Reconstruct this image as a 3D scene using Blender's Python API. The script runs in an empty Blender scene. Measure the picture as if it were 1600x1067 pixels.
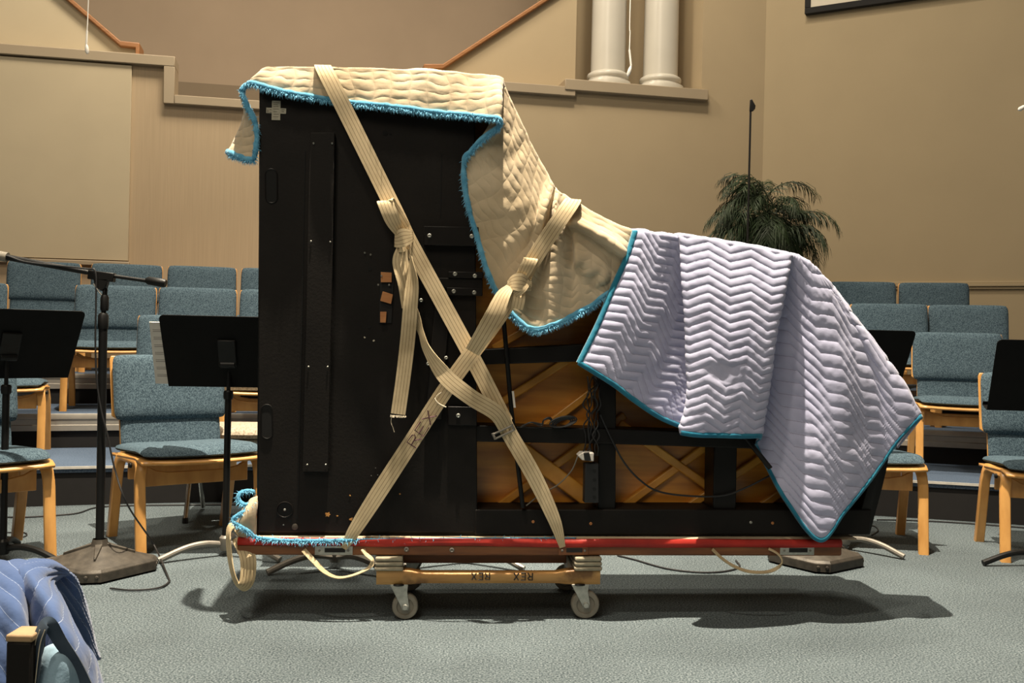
import bpy, math, random
from mathutils import Vector, Matrix
random.seed(7)
SC = bpy.context.scene
COL = SC.collection
PI = math.pi
def R(d): return math.radians(d)

# ------------------------------------------------------------------ camera
F = 1550.0; CX, CY = 800.0, 533.5
CH = 0.93                                   # camera height above the carpet
pitch, roll = 0.00677, 0.022
fw = Vector((0, math.cos(pitch), -math.sin(pitch)))
lr = Vector((1, 0, 0)); lu = lr.cross(fw)
cr = lr*math.cos(roll) + lu*math.sin(roll)
cu = -lr*math.sin(roll) + lu*math.cos(roll)
cam = bpy.data.cameras.new('camera'); camo = bpy.data.objects.new('camera', cam)
COL.objects.link(camo); SC.camera = camo
cam.sensor_width = 36; cam.lens = F*36/1600; cam.clip_start = .05; cam.clip_end = 60
m = Matrix((cr, cu, -fw)).transposed().to_4x4(); m.translation = Vector((0, 0, CH))
camo.matrix_world = m
CAMP = Vector((0, 0, CH))
def ray(px, py): return fw + cr*((px-CX)/F) + cu*((CY-py)/F)
def atY(px, py, Y): d = ray(px, py); return CAMP + d*(Y/d.y)
def atZ(px, py, Z): d = ray(px, py); return CAMP + d*((Z-CH)/d.z)

# ------------------------------------------------------------------ world, lights, exposure
w = bpy.data.worlds.new('world'); SC.world = w; w.use_nodes = True
w.node_tree.nodes['Background'].inputs[0].default_value = (1.0, .84, .64, 1)
w.node_tree.nodes['Background'].inputs[1].default_value = .085
SC.view_settings.view_transform = 'Standard'; SC.view_settings.look = 'None'
SC.view_settings.exposure = 0.0; SC.view_settings.gamma = 1.0
SC.view_settings.use_curve_mapping = False
def area(name, loc, target, size, power, col=(1, .87, .68), spread=180):
    l = bpy.data.lights.new(name, 'AREA'); l.shape = 'DISK'; l.size = size; l.energy = power
    l.color = col; l.spread = R(spread)
    o = bpy.data.objects.new(name, l); COL.objects.link(o); o.location = loc
    o.rotation_euler = (Vector(target)-Vector(loc)).to_track_quat('-Z', 'Y').to_euler()
    return o
area('ceiling_spot_main', (-.25, 2.75, 8.5), (-.1, 3.7, 0), .10, 375, (1, .87, .68), 72)
area('ceiling_spot_rear', (.9, 5.6, 8.6), (.3, 4.0, 0), .4, 230)
area('ceiling_spot_front', (-1.8, .0, 8.5), (0, 3.4, .6), .5, 190)
area('choir_light_left', (-1.9, 6.7, 6.2), (-2.6, 7.0, .9), 1.2, 200)
area('choir_light_right', (.6, 7.0, 6.4), (1.2, 8.0, 1.2), .8, 66)
area('house_fill', (-2.2, -3.6, 6.5), (-.3, 4, 1.2), 3.6, 172)  # unseen soft fill, added to brighten the front faces

# ------------------------------------------------------------------ materials
def nt(name, rough=.5, metal=0, spec=None):
    m = bpy.data.materials.new(name); m.use_nodes = True
    n = m.node_tree; b = n.nodes['Principled BSDF']
    b.inputs['Roughness'].default_value = rough; b.inputs['Metallic'].default_value = metal
    if spec is not None: b.inputs['Specular IOR Level'].default_value = spec
    return m, n, b
def c4(c): return (c[0], c[1], c[2], 1)
def add(n, t, **kw):
    x = n.nodes.new(t)
    for k, v in kw.items(): setattr(x, k, v)
    return x
def plain(name, col, rough=.5, metal=0, var=.12, scale=20, bump=.0, bscale=200, spec=None, coat=0):
    m, n, b = nt(name, rough, metal, spec)
    tc = add(n, 'ShaderNodeTexCoord'); nz = add(n, 'ShaderNodeTexNoise')
    nz.inputs['Scale'].default_value = scale; nz.inputs['Detail'].default_value = 6
    n.links.new(tc.outputs['Object'], nz.inputs['Vector'])
    rp = add(n, 'ShaderNodeValToRGB')
    rp.color_ramp.elements[0].position = .3; rp.color_ramp.elements[1].position = .7
    rp.color_ramp.elements[0].color = c4([c*(1-var) for c in col]); rp.color_ramp.elements[1].color = c4([min(1, c*(1+var)) for c in col])
    n.links.new(nz.outputs['Fac'], rp.inputs['Fac']); n.links.new(rp.outputs['Color'], b.inputs['Base Color'])
    if coat: b.inputs['Coat Weight'].default_value = coat
    if bump:
        n2 = add(n, 'ShaderNodeTexNoise'); n2.inputs['Scale'].default_value = bscale; n2.inputs['Detail'].default_value = 3
        n.links.new(tc.outputs['Object'], n2.inputs['Vector'])
        bp = add(n, 'ShaderNodeBump'); bp.inputs['Strength'].default_value = bump; bp.inputs['Distance'].default_value = .002
        n.links.new(n2.outputs['Fac'], bp.inputs['Height']); n.links.new(bp.outputs['Normal'], b.inputs['Normal'])
    return m
def wood(name, c1, c2, rough=.4, scale=(3, 40, 40), coat=0, stain=None):
    m, n, b = nt(name, rough)
    tc = add(n, 'ShaderNodeTexCoord'); mp = add(n, 'ShaderNodeMapping'); mp.inputs['Scale'].default_value = scale
    nz = add(n, 'ShaderNodeTexNoise'); nz.inputs['Scale'].default_value = 1.5; nz.inputs['Detail'].default_value = 8
    n.links.new(tc.outputs['Object'], mp.inputs['Vector']); n.links.new(mp.outputs['Vector'], nz.inputs['Vector'])
    rp = add(n, 'ShaderNodeValToRGB'); rp.color_ramp.elements[0].position = .35; rp.color_ramp.elements[1].position = .65
    rp.color_ramp.elements[0].color = c4(c1); rp.color_ramp.elements[1].color = c4(c2)
    n.links.new(nz.outputs['Fac'], rp.inputs['Fac'])
    out = rp.outputs['Color']
    if stain:
        n3 = add(n, 'ShaderNodeTexNoise'); n3.inputs['Scale'].default_value = 6; n3.inputs['Detail'].default_value = 5
        n.links.new(tc.outputs['Object'], n3.inputs['Vector'])
        r3 = add(n, 'ShaderNodeValToRGB'); r3.color_ramp.elements[0].position = .55; r3.color_ramp.elements[1].position = .62
        n.links.new(n3.outputs['Fac'], r3.inputs['Fac'])
        mx = add(n, 'ShaderNodeMixRGB'); mx.inputs['Color2'].default_value = c4(stain)
        n.links.new(r3.outputs['Color'], mx.inputs['Fac']); n.links.new(out, mx.inputs['Color1']); out = mx.outputs['Color']
    n.links.new(out, b.inputs['Base Color'])
    if coat: b.inputs['Coat Weight'].default_value = coat; b.inputs['Coat Roughness'].default_value = .25
    return m
def carpet(name, ca, cb, cc, scale=170):
    m, n, b = nt(name, .95, spec=.1)
    tc = add(n, 'ShaderNodeTexCoord')
    nz = add(n, 'ShaderNodeTexNoise'); nz.inputs['Scale'].default_value = scale; nz.inputs['Detail'].default_value = 4
    n.links.new(tc.outputs['Object'], nz.inputs['Vector'])
    rp = add(n, 'ShaderNodeValToRGB'); e = rp.color_ramp.elements
    e[0].position = .34; e[1].position = .66; e[0].color = c4(ca); e[1].color = c4(cc)
    x = e.new(.5); x.color = c4(cb)
    n.links.new(nz.outputs['Fac'], rp.inputs['Fac'])
    n2 = add(n, 'ShaderNodeTexNoise'); n2.inputs['Scale'].default_value = 1.6; n2.inputs['Detail'].default_value = 3
    n.links.new(tc.outputs['Object'], n2.inputs['Vector'])
    r2 = add(n, 'ShaderNodeValToRGB'); r2.color_ramp.elements[0].color = (.82, .82, .82, 1); r2.color_ramp.elements[1].color = (1.1, 1.1, 1.1, 1)
    r2.color_ramp.elements[0].position = .35; r2.color_ramp.elements[1].position = .65
    n.links.new(n2.outputs['Fac'], r2.inputs['Fac'])
    mx = add(n, 'ShaderNodeMixRGB', blend_type='MULTIPLY'); mx.inputs['Fac'].default_value = 1
    n.links.new(rp.outputs['Color'], mx.inputs['Color1']); n.links.new(r2.outputs['Color'], mx.inputs['Color2'])
    n.links.new(mx.outputs['Color'], b.inputs['Base Color'])
    bp = add(n, 'ShaderNodeBump'); bp.inputs['Strength'].default_value = .7; bp.inputs['Distance'].default_value = .006
    n.links.new(nz.outputs['Fac'], bp.inputs['Height']); n.links.new(bp.outputs['Normal'], b.inputs['Normal'])
    return m
def upholstery(name, dark, light, scale=170):
    m, n, b = nt(name, .9, spec=.15)
    tc = add(n, 'ShaderNodeTexCoord'); mp = add(n, 'ShaderNodeMapping'); mp.inputs['Scale'].default_value = (1, 1, .45)
    vo = add(n, 'ShaderNodeTexVoronoi'); vo.inputs['Scale'].default_value = scale
    n.links.new(tc.outputs['Object'], mp.inputs['Vector']); n.links.new(mp.outputs['Vector'], vo.inputs['Vector'])
    nz = add(n, 'ShaderNodeTexNoise'); nz.inputs['Scale'].default_value = 120
    n.links.new(tc.outputs['Object'], nz.inputs['Vector'])
    mt = add(n, 'ShaderNodeMath', operation='MULTIPLY'); n.links.new(vo.outputs['Distance'], mt.inputs[0]); n.links.new(nz.outputs['Fac'], mt.inputs[1])
    rp = add(n, 'ShaderNodeValToRGB'); rp.color_ramp.elements[0].position = .08; rp.color_ramp.elements[1].position = .36
    rp.color_ramp.elements[0].color = c4(dark); rp.color_ramp.elements[1].color = c4(light)
    n.links.new(mt.outputs[0], rp.inputs['Fac']); n.links.new(rp.outputs['Color'], b.inputs['Base Color'])
    bp = add(n, 'ShaderNodeBump'); bp.inputs['Strength'].default_value = .4; bp.inputs['Distance'].default_value = .002
    n.links.new(vo.outputs['Distance'], bp.inputs['Height']); n.links.new(bp.outputs['Normal'], b.inputs['Normal'])
    return m
def cloth(name, ca, cb, weave=900, nscale=7, bump=.35, quilt=None, stitch=0):
    m, n, b = nt(name, .92, spec=.12)
    b.inputs['Sheen Weight'].default_value = .25
    tc = add(n, 'ShaderNodeTexCoord')
    nz = add(n, 'ShaderNodeTexNoise'); nz.inputs['Scale'].default_value = nscale; nz.inputs['Detail'].default_value = 8
    n.links.new(tc.outputs['Object'], nz.inputs['Vector'])
    rp = add(n, 'ShaderNodeValToRGB'); rp.color_ramp.elements[0].position = .33; rp.color_ramp.elements[1].position = .67
    rp.color_ramp.elements[0].color = c4(ca); rp.color_ramp.elements[1].color = c4(cb)
    n.links.new(nz.outputs['Fac'], rp.inputs['Fac']); out = rp.outputs['Color']
    n2 = add(n, 'ShaderNodeTexNoise'); n2.inputs['Scale'].default_value = 38; n2.inputs['Detail'].default_value = 5
    n.links.new(tc.outputs['Object'], n2.inputs['Vector'])
    h = n2.outputs['Fac']
    bp = add(n, 'ShaderNodeBump'); bp.inputs['Strength'].default_value = bump; bp.inputs['Distance'].default_value = .004
    n.links.new(h, bp.inputs['Height']); n.links.new(bp.outputs['Normal'], b.inputs['Normal'])
    if stitch:  # wavy crossing stitch rows pressed into the cloth
        uv = add(n, 'ShaderNodeUVMap'); last = None
        for ax, sc, ds in (('X', 5.0, 5.0), ('Y', 10.5, 5.0)):
            wv = add(n, 'ShaderNodeTexWave', bands_direction=ax); wv.inputs['Scale'].default_value = sc; wv.inputs['Distortion'].default_value = ds
            wv.inputs['Detail'].default_value = 1.5; wv.inputs['Detail Scale'].default_value = 1.2
            n.links.new(uv.outputs['UV'], wv.inputs['Vector'])
            pw = add(n, 'ShaderNodeMath', operation='POWER'); pw.inputs[1].default_value = .35; n.links.new(wv.outputs['Fac'], pw.inputs[0])
            if last is None: last = pw.outputs[0]
            else:
                mn = add(n, 'ShaderNodeMath', operation='MULTIPLY'); n.links.new(last, mn.inputs[0]); n.links.new(pw.outputs[0], mn.inputs[1]); last = mn.outputs[0]
        b2 = add(n, 'ShaderNodeBump'); b2.inputs['Strength'].default_value = stitch; b2.inputs['Distance'].default_value = .006
        n.links.new(last, b2.inputs['Height']); n.links.new(bp.outputs['Normal'], b2.inputs['Normal']); n.links.new(b2.outputs['Normal'], b.inputs['Normal'])
    if quilt:   # lines along UV stitch rows: pale thread on blue, painted groove shade on lavender
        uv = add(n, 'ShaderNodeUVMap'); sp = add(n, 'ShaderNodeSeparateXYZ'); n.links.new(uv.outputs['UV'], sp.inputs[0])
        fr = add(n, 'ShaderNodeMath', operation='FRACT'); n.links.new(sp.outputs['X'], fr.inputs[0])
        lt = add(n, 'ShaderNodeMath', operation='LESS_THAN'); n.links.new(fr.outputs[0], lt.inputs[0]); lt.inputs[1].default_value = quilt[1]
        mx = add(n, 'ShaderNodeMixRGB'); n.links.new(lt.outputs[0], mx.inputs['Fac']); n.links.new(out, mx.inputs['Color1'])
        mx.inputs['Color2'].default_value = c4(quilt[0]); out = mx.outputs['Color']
    n.links.new(out, b.inputs['Base Color'])
    return m
def webbing(name):
    m, n, b = nt(name, .8, spec=.2)
    uv = add(n, 'ShaderNodeUVMap'); sp = add(n, 'ShaderNodeSeparateXYZ'); n.links.new(uv.outputs['UV'], sp.inputs[0])
    rp = add(n, 'ShaderNodeValToRGB'); rp.color_ramp.interpolation = 'CONSTANT'; e = rp.color_ramp.elements
    base = (.60, .48, .30, 1); st = (.15, .085, .04, 1)
    e[0].position = 0; e[0].color = base
    e[1].position = .17; e[1].color = st
    for p, c in ((.192, base), (.385, st), (.407, base), (.593, st), (.615, base), (.808, st), (.83, base)):
        x = e.new(p); x.color = c
    n.links.new(sp.outputs['X'], rp.inputs['Fac'])
    tc = add(n, 'ShaderNodeTexCoord'); nz = add(n, 'ShaderNodeTexNoise'); nz.inputs['Scale'].default_value = 9; nz.inputs['Detail'].default_value = 6
    n.links.new(tc.outputs['Object'], nz.inputs['Vector'])
    r2 = add(n, 'ShaderNodeValToRGB'); r2.color_ramp.elements[0].color = (.72, .7, .66, 1); r2.color_ramp.elements[1].color = (1.12, 1.12, 1.12, 1)
    r2.color_ramp.elements[0].position = .3; r2.color_ramp.elements[1].position = .6
    n.links.new(nz.outputs['Fac'], r2.inputs['Fac'])
    mx = add(n, 'ShaderNodeMixRGB', blend_type='MULTIPLY'); mx.inputs['Fac'].default_value = 1
    n.links.new(rp.outputs['Color'], mx.inputs['Color1']); n.links.new(r2.outputs['Color'], mx.inputs['Color2'])
    n.links.new(mx.outputs['Color'], b.inputs['Base Color'])
    wv = add(n, 'ShaderNodeTexWave'); wv.inputs['Scale'].default_value = 60
    n.links.new(uv.outputs['UV'], wv.inputs['Vector'])
    bp = add(n, 'ShaderNodeBump'); bp.inputs['Strength'].default_value = .25; bp.inputs['Distance'].default_value = .001
    n.links.new(wv.outputs['Fac'], bp.inputs['Height']); n.links.new(bp.outputs['Normal'], b.inputs['Normal'])
    return m
def wallpaper(name, col):
    m, n, b = nt(name, .85, spec=.2)
    tc = add(n, 'ShaderNodeTexCoord'); mp = add(n, 'ShaderNodeMapping'); mp.inputs['Scale'].default_value = (110, 1, 2.2)
    nz = add(n, 'ShaderNodeTexNoise'); nz.inputs['Scale'].default_value = 1; nz.inputs['Detail'].default_value = 5
    n.links.new(tc.outputs['Object'], mp.inputs['Vector']); n.links.new(mp.outputs['Vector'], nz.inputs['Vector'])
    rp = add(n, 'ShaderNodeValToRGB'); rp.color_ramp.elements[0].position = .3; rp.color_ramp.elements[1].position = .7
    rp.color_ramp.elements[0].color = c4([c*.94 for c in col]); rp.color_ramp.elements[1].color = c4([c*1.04 for c in col])
    n.links.new(nz.outputs['Fac'], rp.inputs['Fac']); n.links.new(rp.outputs['Color'], b.inputs['Base Color'])
    return m

M = {}
M['carpet'] = carpet('grey_carpet', (.036, .047, .053), (.096, .121, .133), (.20, .232, .245))
M['riser_carpet'] = carpet('blue_riser_carpet', (.05, .075, .12), (.085, .12, .18), (.13, .17, .23))
M['wall'] = plain('beige_paint', (.435, .34, .212), .8, var=.03, scale=2, bump=.15, bscale=90)
M['wall_right'] = plain('beige_paint_dim', (.375, .295, .18), .8, var=.03, scale=2, bump=.15, bscale=90)  # darker copy of the beige paint, light falling off rightwards put into colour
M['wallpaper'] = wallpaper('striped_wallpaper', (.465, .355, .232))
M['panel'] = plain('cream_panel', (.52, .435, .295), .8, var=.03, scale=3, bump=.1, bscale=300)
M['trim'] = plain('taupe_trim', (.37, .295, .20), .6, var=.03, scale=3)
M['recess'] = plain('mauve_beige_paint', (.38, .29, .205), .85, var=.04, scale=2)
M['recess_low'] = plain('dark_taupe', (.17, .13, .085), .85, var=.04, scale=2)  # dark taupe for the low block in the recess
M['orange_wood'] = wood('oak_cap', (.27, .115, .04), (.36, .16, .055), .45)
M['white'] = plain('white_gloss_paint', (.60, .565, .49), .3, var=.03, scale=4)
M['beech'] = wood('beech', (.55, .27, .075), (.68, .36, .11), .38, (14, 14, 5), coat=.2)
M['teal'] = upholstery('teal_upholstery', (.019, .035, .052), (.092, .138, .170), 300)
M['greige'] = upholstery('greige_upholstery', (.22, .18, .13), (.42, .36, .28), 120)
M['black'] = plain('black_piano', (.006, .005, .0045), .42, spec=.25, var=.3, scale=12, bump=.15, bscale=60)
M['black_matte'] = plain('black_board', (.0075, .006, .005), .6, spec=.22, var=.35, scale=5, bump=.2, bscale=120)
M['black_metal'] = plain('black_metal', (.008, .008, .008), .42, .2, spec=.3, var=.2)
M['desk_black'] = plain('black_desk', (.0035, .0035, .0035), .6, spec=.15, var=.2)
M['cast'] = plain('cast_iron_paint', (.062, .053, .042), .55, .3, var=.35, scale=30, bump=.3, bscale=150)
M['chrome'] = plain('chrome', (.6, .58, .54), .22, 1, var=.05)
M['alu_bright'] = plain('bright_edge', (.75, .72, .66), .35, .3)
M['pale_wood'] = plain('sawn_pale_wood', (.36, .24, .13), .8, var=.15, scale=40)
M['fringe'] = plain('sky_blue_fringe', (.17, .47, .68), .95, var=.2, scale=60)
M['grey_metal'] = plain('grey_metal', (.23, .21, .18), .5, .35, var=.15)
M['zinc'] = plain('zinc', (.42, .42, .38), .45, .6, var=.2, scale=60)
M['rubber'] = plain('grey_rubber', (.19, .17, .135), .6, var=.15, scale=30)
M['dark_rubber'] = plain('black_rubber', (.012, .012, .013), .5)
M['alu'] = plain('aluminium', (.40, .375, .33), .45, .5, var=.06)
M['skirt'] = plain('black_skirt', (.008, .007, .007), .85)
M['soundboard'] = wood('spruce_soundboard', (.52, .18, .016), (.80, .34, .045), .28, (2, 4, 18), coat=.5)
M['rib'] = wood('spruce_rib', (.66, .27, .03), (.88, .42, .07), .3, (6, 6, 6), coat=.4)
M['raw_wood'] = wood('orange_block', (.42, .17, .06), (.52, .23, .08), .7)
M['skid_wood'] = wood('skid_hardwood', (.125, .042, .014), (.23, .085, .026), .5, (3, 30, 30))
M['dolly_wood'] = wood('dolly_maple', (.42, .20, .055), (.60, .33, .11), .5, (3, 25, 25), stain=(.20, .09, .025))
M['red'] = plain('red_paint', (.40, .018, .010), .6, var=.35, scale=9)
M['pad'] = plain('grey_pad', (.30, .265, .19), .95, var=.15, scale=50, bump=.6, bscale=250)
M['tan'] = cloth('tan_canvas', (.41, .32, .20), (.57, .47, .33), nscale=5, bump=.35, stitch=.42)
M['lavender'] = cloth('lavender_cotton', (.385, .395, .55), (.45, .46, .625), nscale=6, bump=.3, quilt=((.27, .26, .36), .05))  # dark stitch lines paint the shade of the quilt grooves
M['blue_quilt'] = cloth('blue_cotton', (.045, .08, .19), (.085, .135, .28), nscale=5, bump=.6, quilt=((.30, .36, .5), .03))
M['light_quilt'] = cloth('pale_blue_cotton', (.26, .40, .52), (.36, .50, .60), nscale=5, bump=.6)
M['binding_blue'] = cloth('sky_blue_binding', (.07, .27, .44), (.13, .38, .56), nscale=40, bump=.8)
M['binding_teal'] = cloth('teal_binding', (.01, .13, .22), (.02, .19, .29), nscale=20, bump=.4)
M['web'] = webbing('striped_webbing')
M['marker'] = plain('marker_ink', (.10, .035, .05), .7)
M['ink'] = plain('black_ink', (.02, .015, .01), .7)
M['thread'] = plain('thread', (.62, .55, .42), .8)
M['label'] = plain('paper_label', (.50, .46, .36), .8, var=.15, scale=60)
M['paper'] = plain('sheet_paper', (.72, .68, .62), .8, var=.03)
M['leaf'] = plain('palm_leaf', (.016, .032, .009), .65, var=.5, scale=6)
M['cane'] = plain('palm_cane', (.16, .13, .06), .6, var=.3, scale=30)
M['pot'] = plain('clay_pot', (.20, .08, .04), .7)
M['soil'] = plain('soil', (.03, .02, .015), .95, bump=.8, bscale=60)
M['screen'] = plain('screen_white', (.62, .56, .46), .8, var=.02)
M['white_cord'] = plain('white_cord', (.85, .82, .75), .4)
M['chip'] = plain('chipped_wood', (.50, .24, .06), .7, var=.4, scale=90)

# ------------------------------------------------------------------ mesh helpers
class MB:
    def __init__(s): s.v = []; s.f = []; s.uv = []
    def addf(s, idx, uv=None): s.f.append(tuple(idx)); s.uv.append(uv or [(0, 0)]*len(idx))
    def box(s, a, b, Mx=None):
        (x0, y0, z0), (x1, y1, z1) = a, b; n = len(s.v)
        vs = [Vector((x, y, z)) for x in (x0, x1) for y in (y0, y1) for z in (z0, z1)]
        if Mx is not None: vs = [Mx @ q for q in vs]
        s.v += vs
        for q in ((0, 1, 3, 2), (4, 6, 7, 5), (0, 4, 5, 1), (2, 3, 7, 6), (0, 2, 6, 4), (1, 5, 7, 3)): s.addf([n+i for i in q])
        return s
    def prism(s, pts, d):            # pts: 3D loop, d: extrusion vector
        n = len(s.v); k = len(pts); d = Vector(d)
        s.v += [Vector(p) for p in pts] + [Vector(p)+d for p in pts]
        s.addf([n+i for i in range(k)]); s.addf([n+k+i for i in reversed(range(k))])
        for i in range(k): j = (i+1) % k; s.addf([n+i, n+k+i, n+k+j, n+j])
        return s
    def tube(s, pts, r, seg=8, cap=True, closed=False):
        pts = [Vector(p) for p in pts]; k = len(pts)
        rr = r if isinstance(r, (list, tuple)) else [r]*k
        n0 = len(s.v); up = None
        for i, p in enumerate(pts):
            t = (pts[(i+1) % k]-pts[i-1]) if closed else (pts[min(i+1, k-1)]-pts[max(i-1, 0)])
            if t.length < 1e-9: t = Vector((0, 0, 1))
            t.normalize()
            if up is None:
                up = Vector((0, 0, 1)) if abs(t.z) < .9 else Vector((1, 0, 0))
            a = t.cross(up)
            if a.length < 1e-6: a = t.orthogonal()
            a.normalize(); b = a.cross(t).normalized(); up = b
            for q in range(seg):
                an = 2*PI*q/seg; s.v.append(p + a*(rr[i]*math.cos(an)) + b*(rr[i]*math.sin(an)))
        L = k if closed else k-1
        for i in range(L):
            for q in range(seg):
                i2 = (i+1) % k; q2 = (q+1) % seg
                s.addf([n0+i*seg+q, n0+i*seg+q2, n0+i2*seg+q2, n0+i2*seg+q])
        if cap and not closed:
            s.addf([n0+q for q in reversed(range(seg))]); s.addf([n0+(k-1)*seg+q for q in range(seg)])
        return s
    def lathe(s, prof, seg=24, Mx=None):   # prof: (r, z)
        n0 = len(s.v)
        for r, z in prof:
            for q in range(seg):
                a = 2*PI*q/seg; p = Vector((r*math.cos(a), r*math.sin(a), z)); s.v.append(Mx @ p if Mx is not None else p)
        for i in range(len(prof)-1):
            for q in range(seg):
                q2 = (q+1) % seg; s.addf([n0+i*seg+q, n0+i*seg+q2, n0+(i+1)*seg+q2, n0+(i+1)*seg+q])
        s.addf([n0+q for q in reversed(range(seg))]); s.addf([n0+(len(prof)-1)*seg+q for q in range(seg)])
        return s
    def grid(s, P, uv=None, flip=False):
        n0 = len(s.v); a = len(P); b = len(P[0])
        for row in P: s.v += [Vector(p) for p in row]
        for i in range(a-1):
            for j in range(b-1):
                q = [n0+i*b+j, n0+i*b+j+1, n0+(i+1)*b+j+1, n0+(i+1)*b+j]
                u = [uv[i][j], uv[i][j+1], uv[i+1][j+1], uv[i+1][j]] if uv else None
                if flip: q.reverse(); u = u[::-1] if u else None
                s.addf(q, u)
        return s
    def build(s, name, mat, parent=None, bevel=0, smooth=True, angle=35, solid=0, segs=2, offset=0):
        me = bpy.data.meshes.new(name); me.from_pydata([tuple(v) for v in s.v], [], s.f)
        ul = me.uv_layers.new(name='UVMap'); k = 0
        flat = []
        for u in s.uv:
            for c in u: flat += [c[0], c[1]]
        ul.data.foreach_set('uv', flat)
        me.validate(); me.update()
        import bmesh
        bm = bmesh.new(); bm.from_mesh(me); bmesh.ops.recalc_face_normals(bm, faces=bm.faces); bm.to_mesh(me); bm.free()
        if smooth:
            me.polygons.foreach_set('use_smooth', [True]*len(me.polygons))
            if angle < 180: me.set_sharp_from_angle(angle=R(angle))
        me.materials.append(M[mat] if isinstance(mat, str) else mat)
        o = bpy.data.objects.new(name, me); COL.objects.link(o)
        if parent: o.parent = parent
        if solid:
            q = o.modifiers.new('solid', 'SOLIDIFY'); q.thickness = solid; q.offset = offset
        if bevel:
            q = o.modifiers.new('bevel', 'BEVEL'); q.width = bevel; q.segments = segs; q.limit_method = 'ANGLE'; q.angle_limit = R(40)
            q.harden_normals = False
        return o
def box(name, a, b, mat, parent=None, bevel=.003, **k): return MB().box(a, b).build(name, mat, parent, bevel, **k)
def thing(name, label, cat, loc=(0, 0, 0), rz=0, group=None):
    o = bpy.data.objects.new(name, None); COL.objects.link(o); o.location = loc; o.rotation_euler = (0, 0, rz)
    o.empty_display_size = .1
    o['label'] = label; o['category'] = cat
    if group: o['group'] = group
    return o
def tag(o, label, cat, group=None):
    o['label'] = label; o['category'] = cat
    if group: o['group'] = group
    return o
def struct(o): o['kind'] = 'structure'; return o
def copy_tree(o, parent=None):
    c = o.copy(); COL.objects.link(c)
    if parent: c.parent = parent
    for ch in list(o.children): copy_tree(ch, c)
    return c
def cr1(p0, p1, p2, p3, t):
    return ((p1*2) + (p2-p0)*t + (p0*2-p1*5+p2*4-p3)*t*t + (p1*3-p0-p2*3+p3)*t*t*t)*.5
def spline(pts, n, closed=False):        # n samples per span
    pts = [Vector(p) for p in pts]; k = len(pts); out = []
    L = k if closed else k-1
    for i in range(L):
        if closed: a, b, c, d = pts[i-1], pts[i], pts[(i+1) % k], pts[(i+2) % k]
        else:
            b, c = pts[i], pts[i+1]; a = pts[i-1] if i else b*2-c; d = pts[i+2] if i+2 < k else c*2-b
        for j in range(n): out.append(cr1(a, b, c, d, j/n))
    if not closed: out.append(pts[-1].copy())
    return out
def resample(pts, n):                    # arc length uniform, n+1 points
    L = [0]
    for i in range(1, len(pts)): L.append(L[-1]+(pts[i]-pts[i-1]).length)
    out = []; k = 0
    for j in range(n+1):
        d = L[-1]*j/n
        while k < len(pts)-2 and L[k+1] < d: k += 1
        seg = L[k+1]-L[k]; t = (d-L[k])/seg if seg > 1e-9 else 0
        out.append(pts[k].lerp(pts[k+1], min(1, max(0, t))))
    return out
class Frame:
    def __init__(s, x, y, yaw):
        s.o = Vector((x, y, 0)); s.yaw = yaw; s.u = Vector((math.cos(yaw), math.sin(yaw), 0)); s.n = Vector((-math.sin(yaw), math.cos(yaw), 0))
    def P(s, px, py, v=0):               # point of the photograph's ray at depth v of this frame, in local coordinates
        d = ray(px, py); t = (v - (CAMP-s.o).dot(s.n))/d.dot(s.n); q = CAMP + d*t - s.o
        return Vector((q.dot(s.u), v, q.z))
    def W(s, l): return s.o + s.u*l[0] + s.n*l[1] + Vector((0, 0, l[2]))

def ribbon(mb, pts, width, normals=None, n=8, thick=.0028):
    """flat band through pts with explicit facing normals; UV x runs 0..1 across"""
    k = len(pts); nm = [Vector(q) for q in (normals or [(0, -1, 0)]*k)]
    ws = width if isinstance(width, (list, tuple)) else [width]*k
    c = spline(pts, n); N = spline(nm, n); Wd = spline([Vector((q, 0, 0)) for q in ws], n)
    A = []; B = []; C = []; D = []; L = 0; uvs = []
    pw = None
    for i, p in enumerate(c):
        t = (c[min(i+1, len(c)-1)]-c[max(i-1, 0)]).normalized()
        wv = t.cross(N[i]);
        if wv.length < .05: wv = pw.copy()
        wv.normalize()
        pw = wv; nn = wv.cross(t).normalized()
        if nn.dot(N[i]) < 0: nn = -nn
        if i: L += (p-c[i-1]).length
        h = wv*(Wd[i].x/2); o = nn*(thick/2)
        rowp = []; 
        for q in range(5):
            a = -1+q*.5; rowp.append(p + h*a + o*(1-.25*a*a))
        A.append(rowp); uvs.append([(q/4, L) for q in range(5)])
        B.append([r-nn*thick*1.0 for r in rowp])
    mb.grid(A, uvs); mb.grid(B, uvs, flip=True)
    # edges
    mb.grid([[A[i][0], B[i][0]] for i in range(len(A))], [[(0, 0), (0, 0)]]*len(A), flip=True)
    mb.grid([[A[i][4], B[i][4]] for i in range(len(A))], [[(0, 0), (0, 0)]]*len(A))
    mb.grid([[A[0][q], B[0][q]] for q in range(5)]); mb.grid([[A[-1][q], B[-1][q]] for q in range(5)], flip=True)
    return mb

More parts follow.
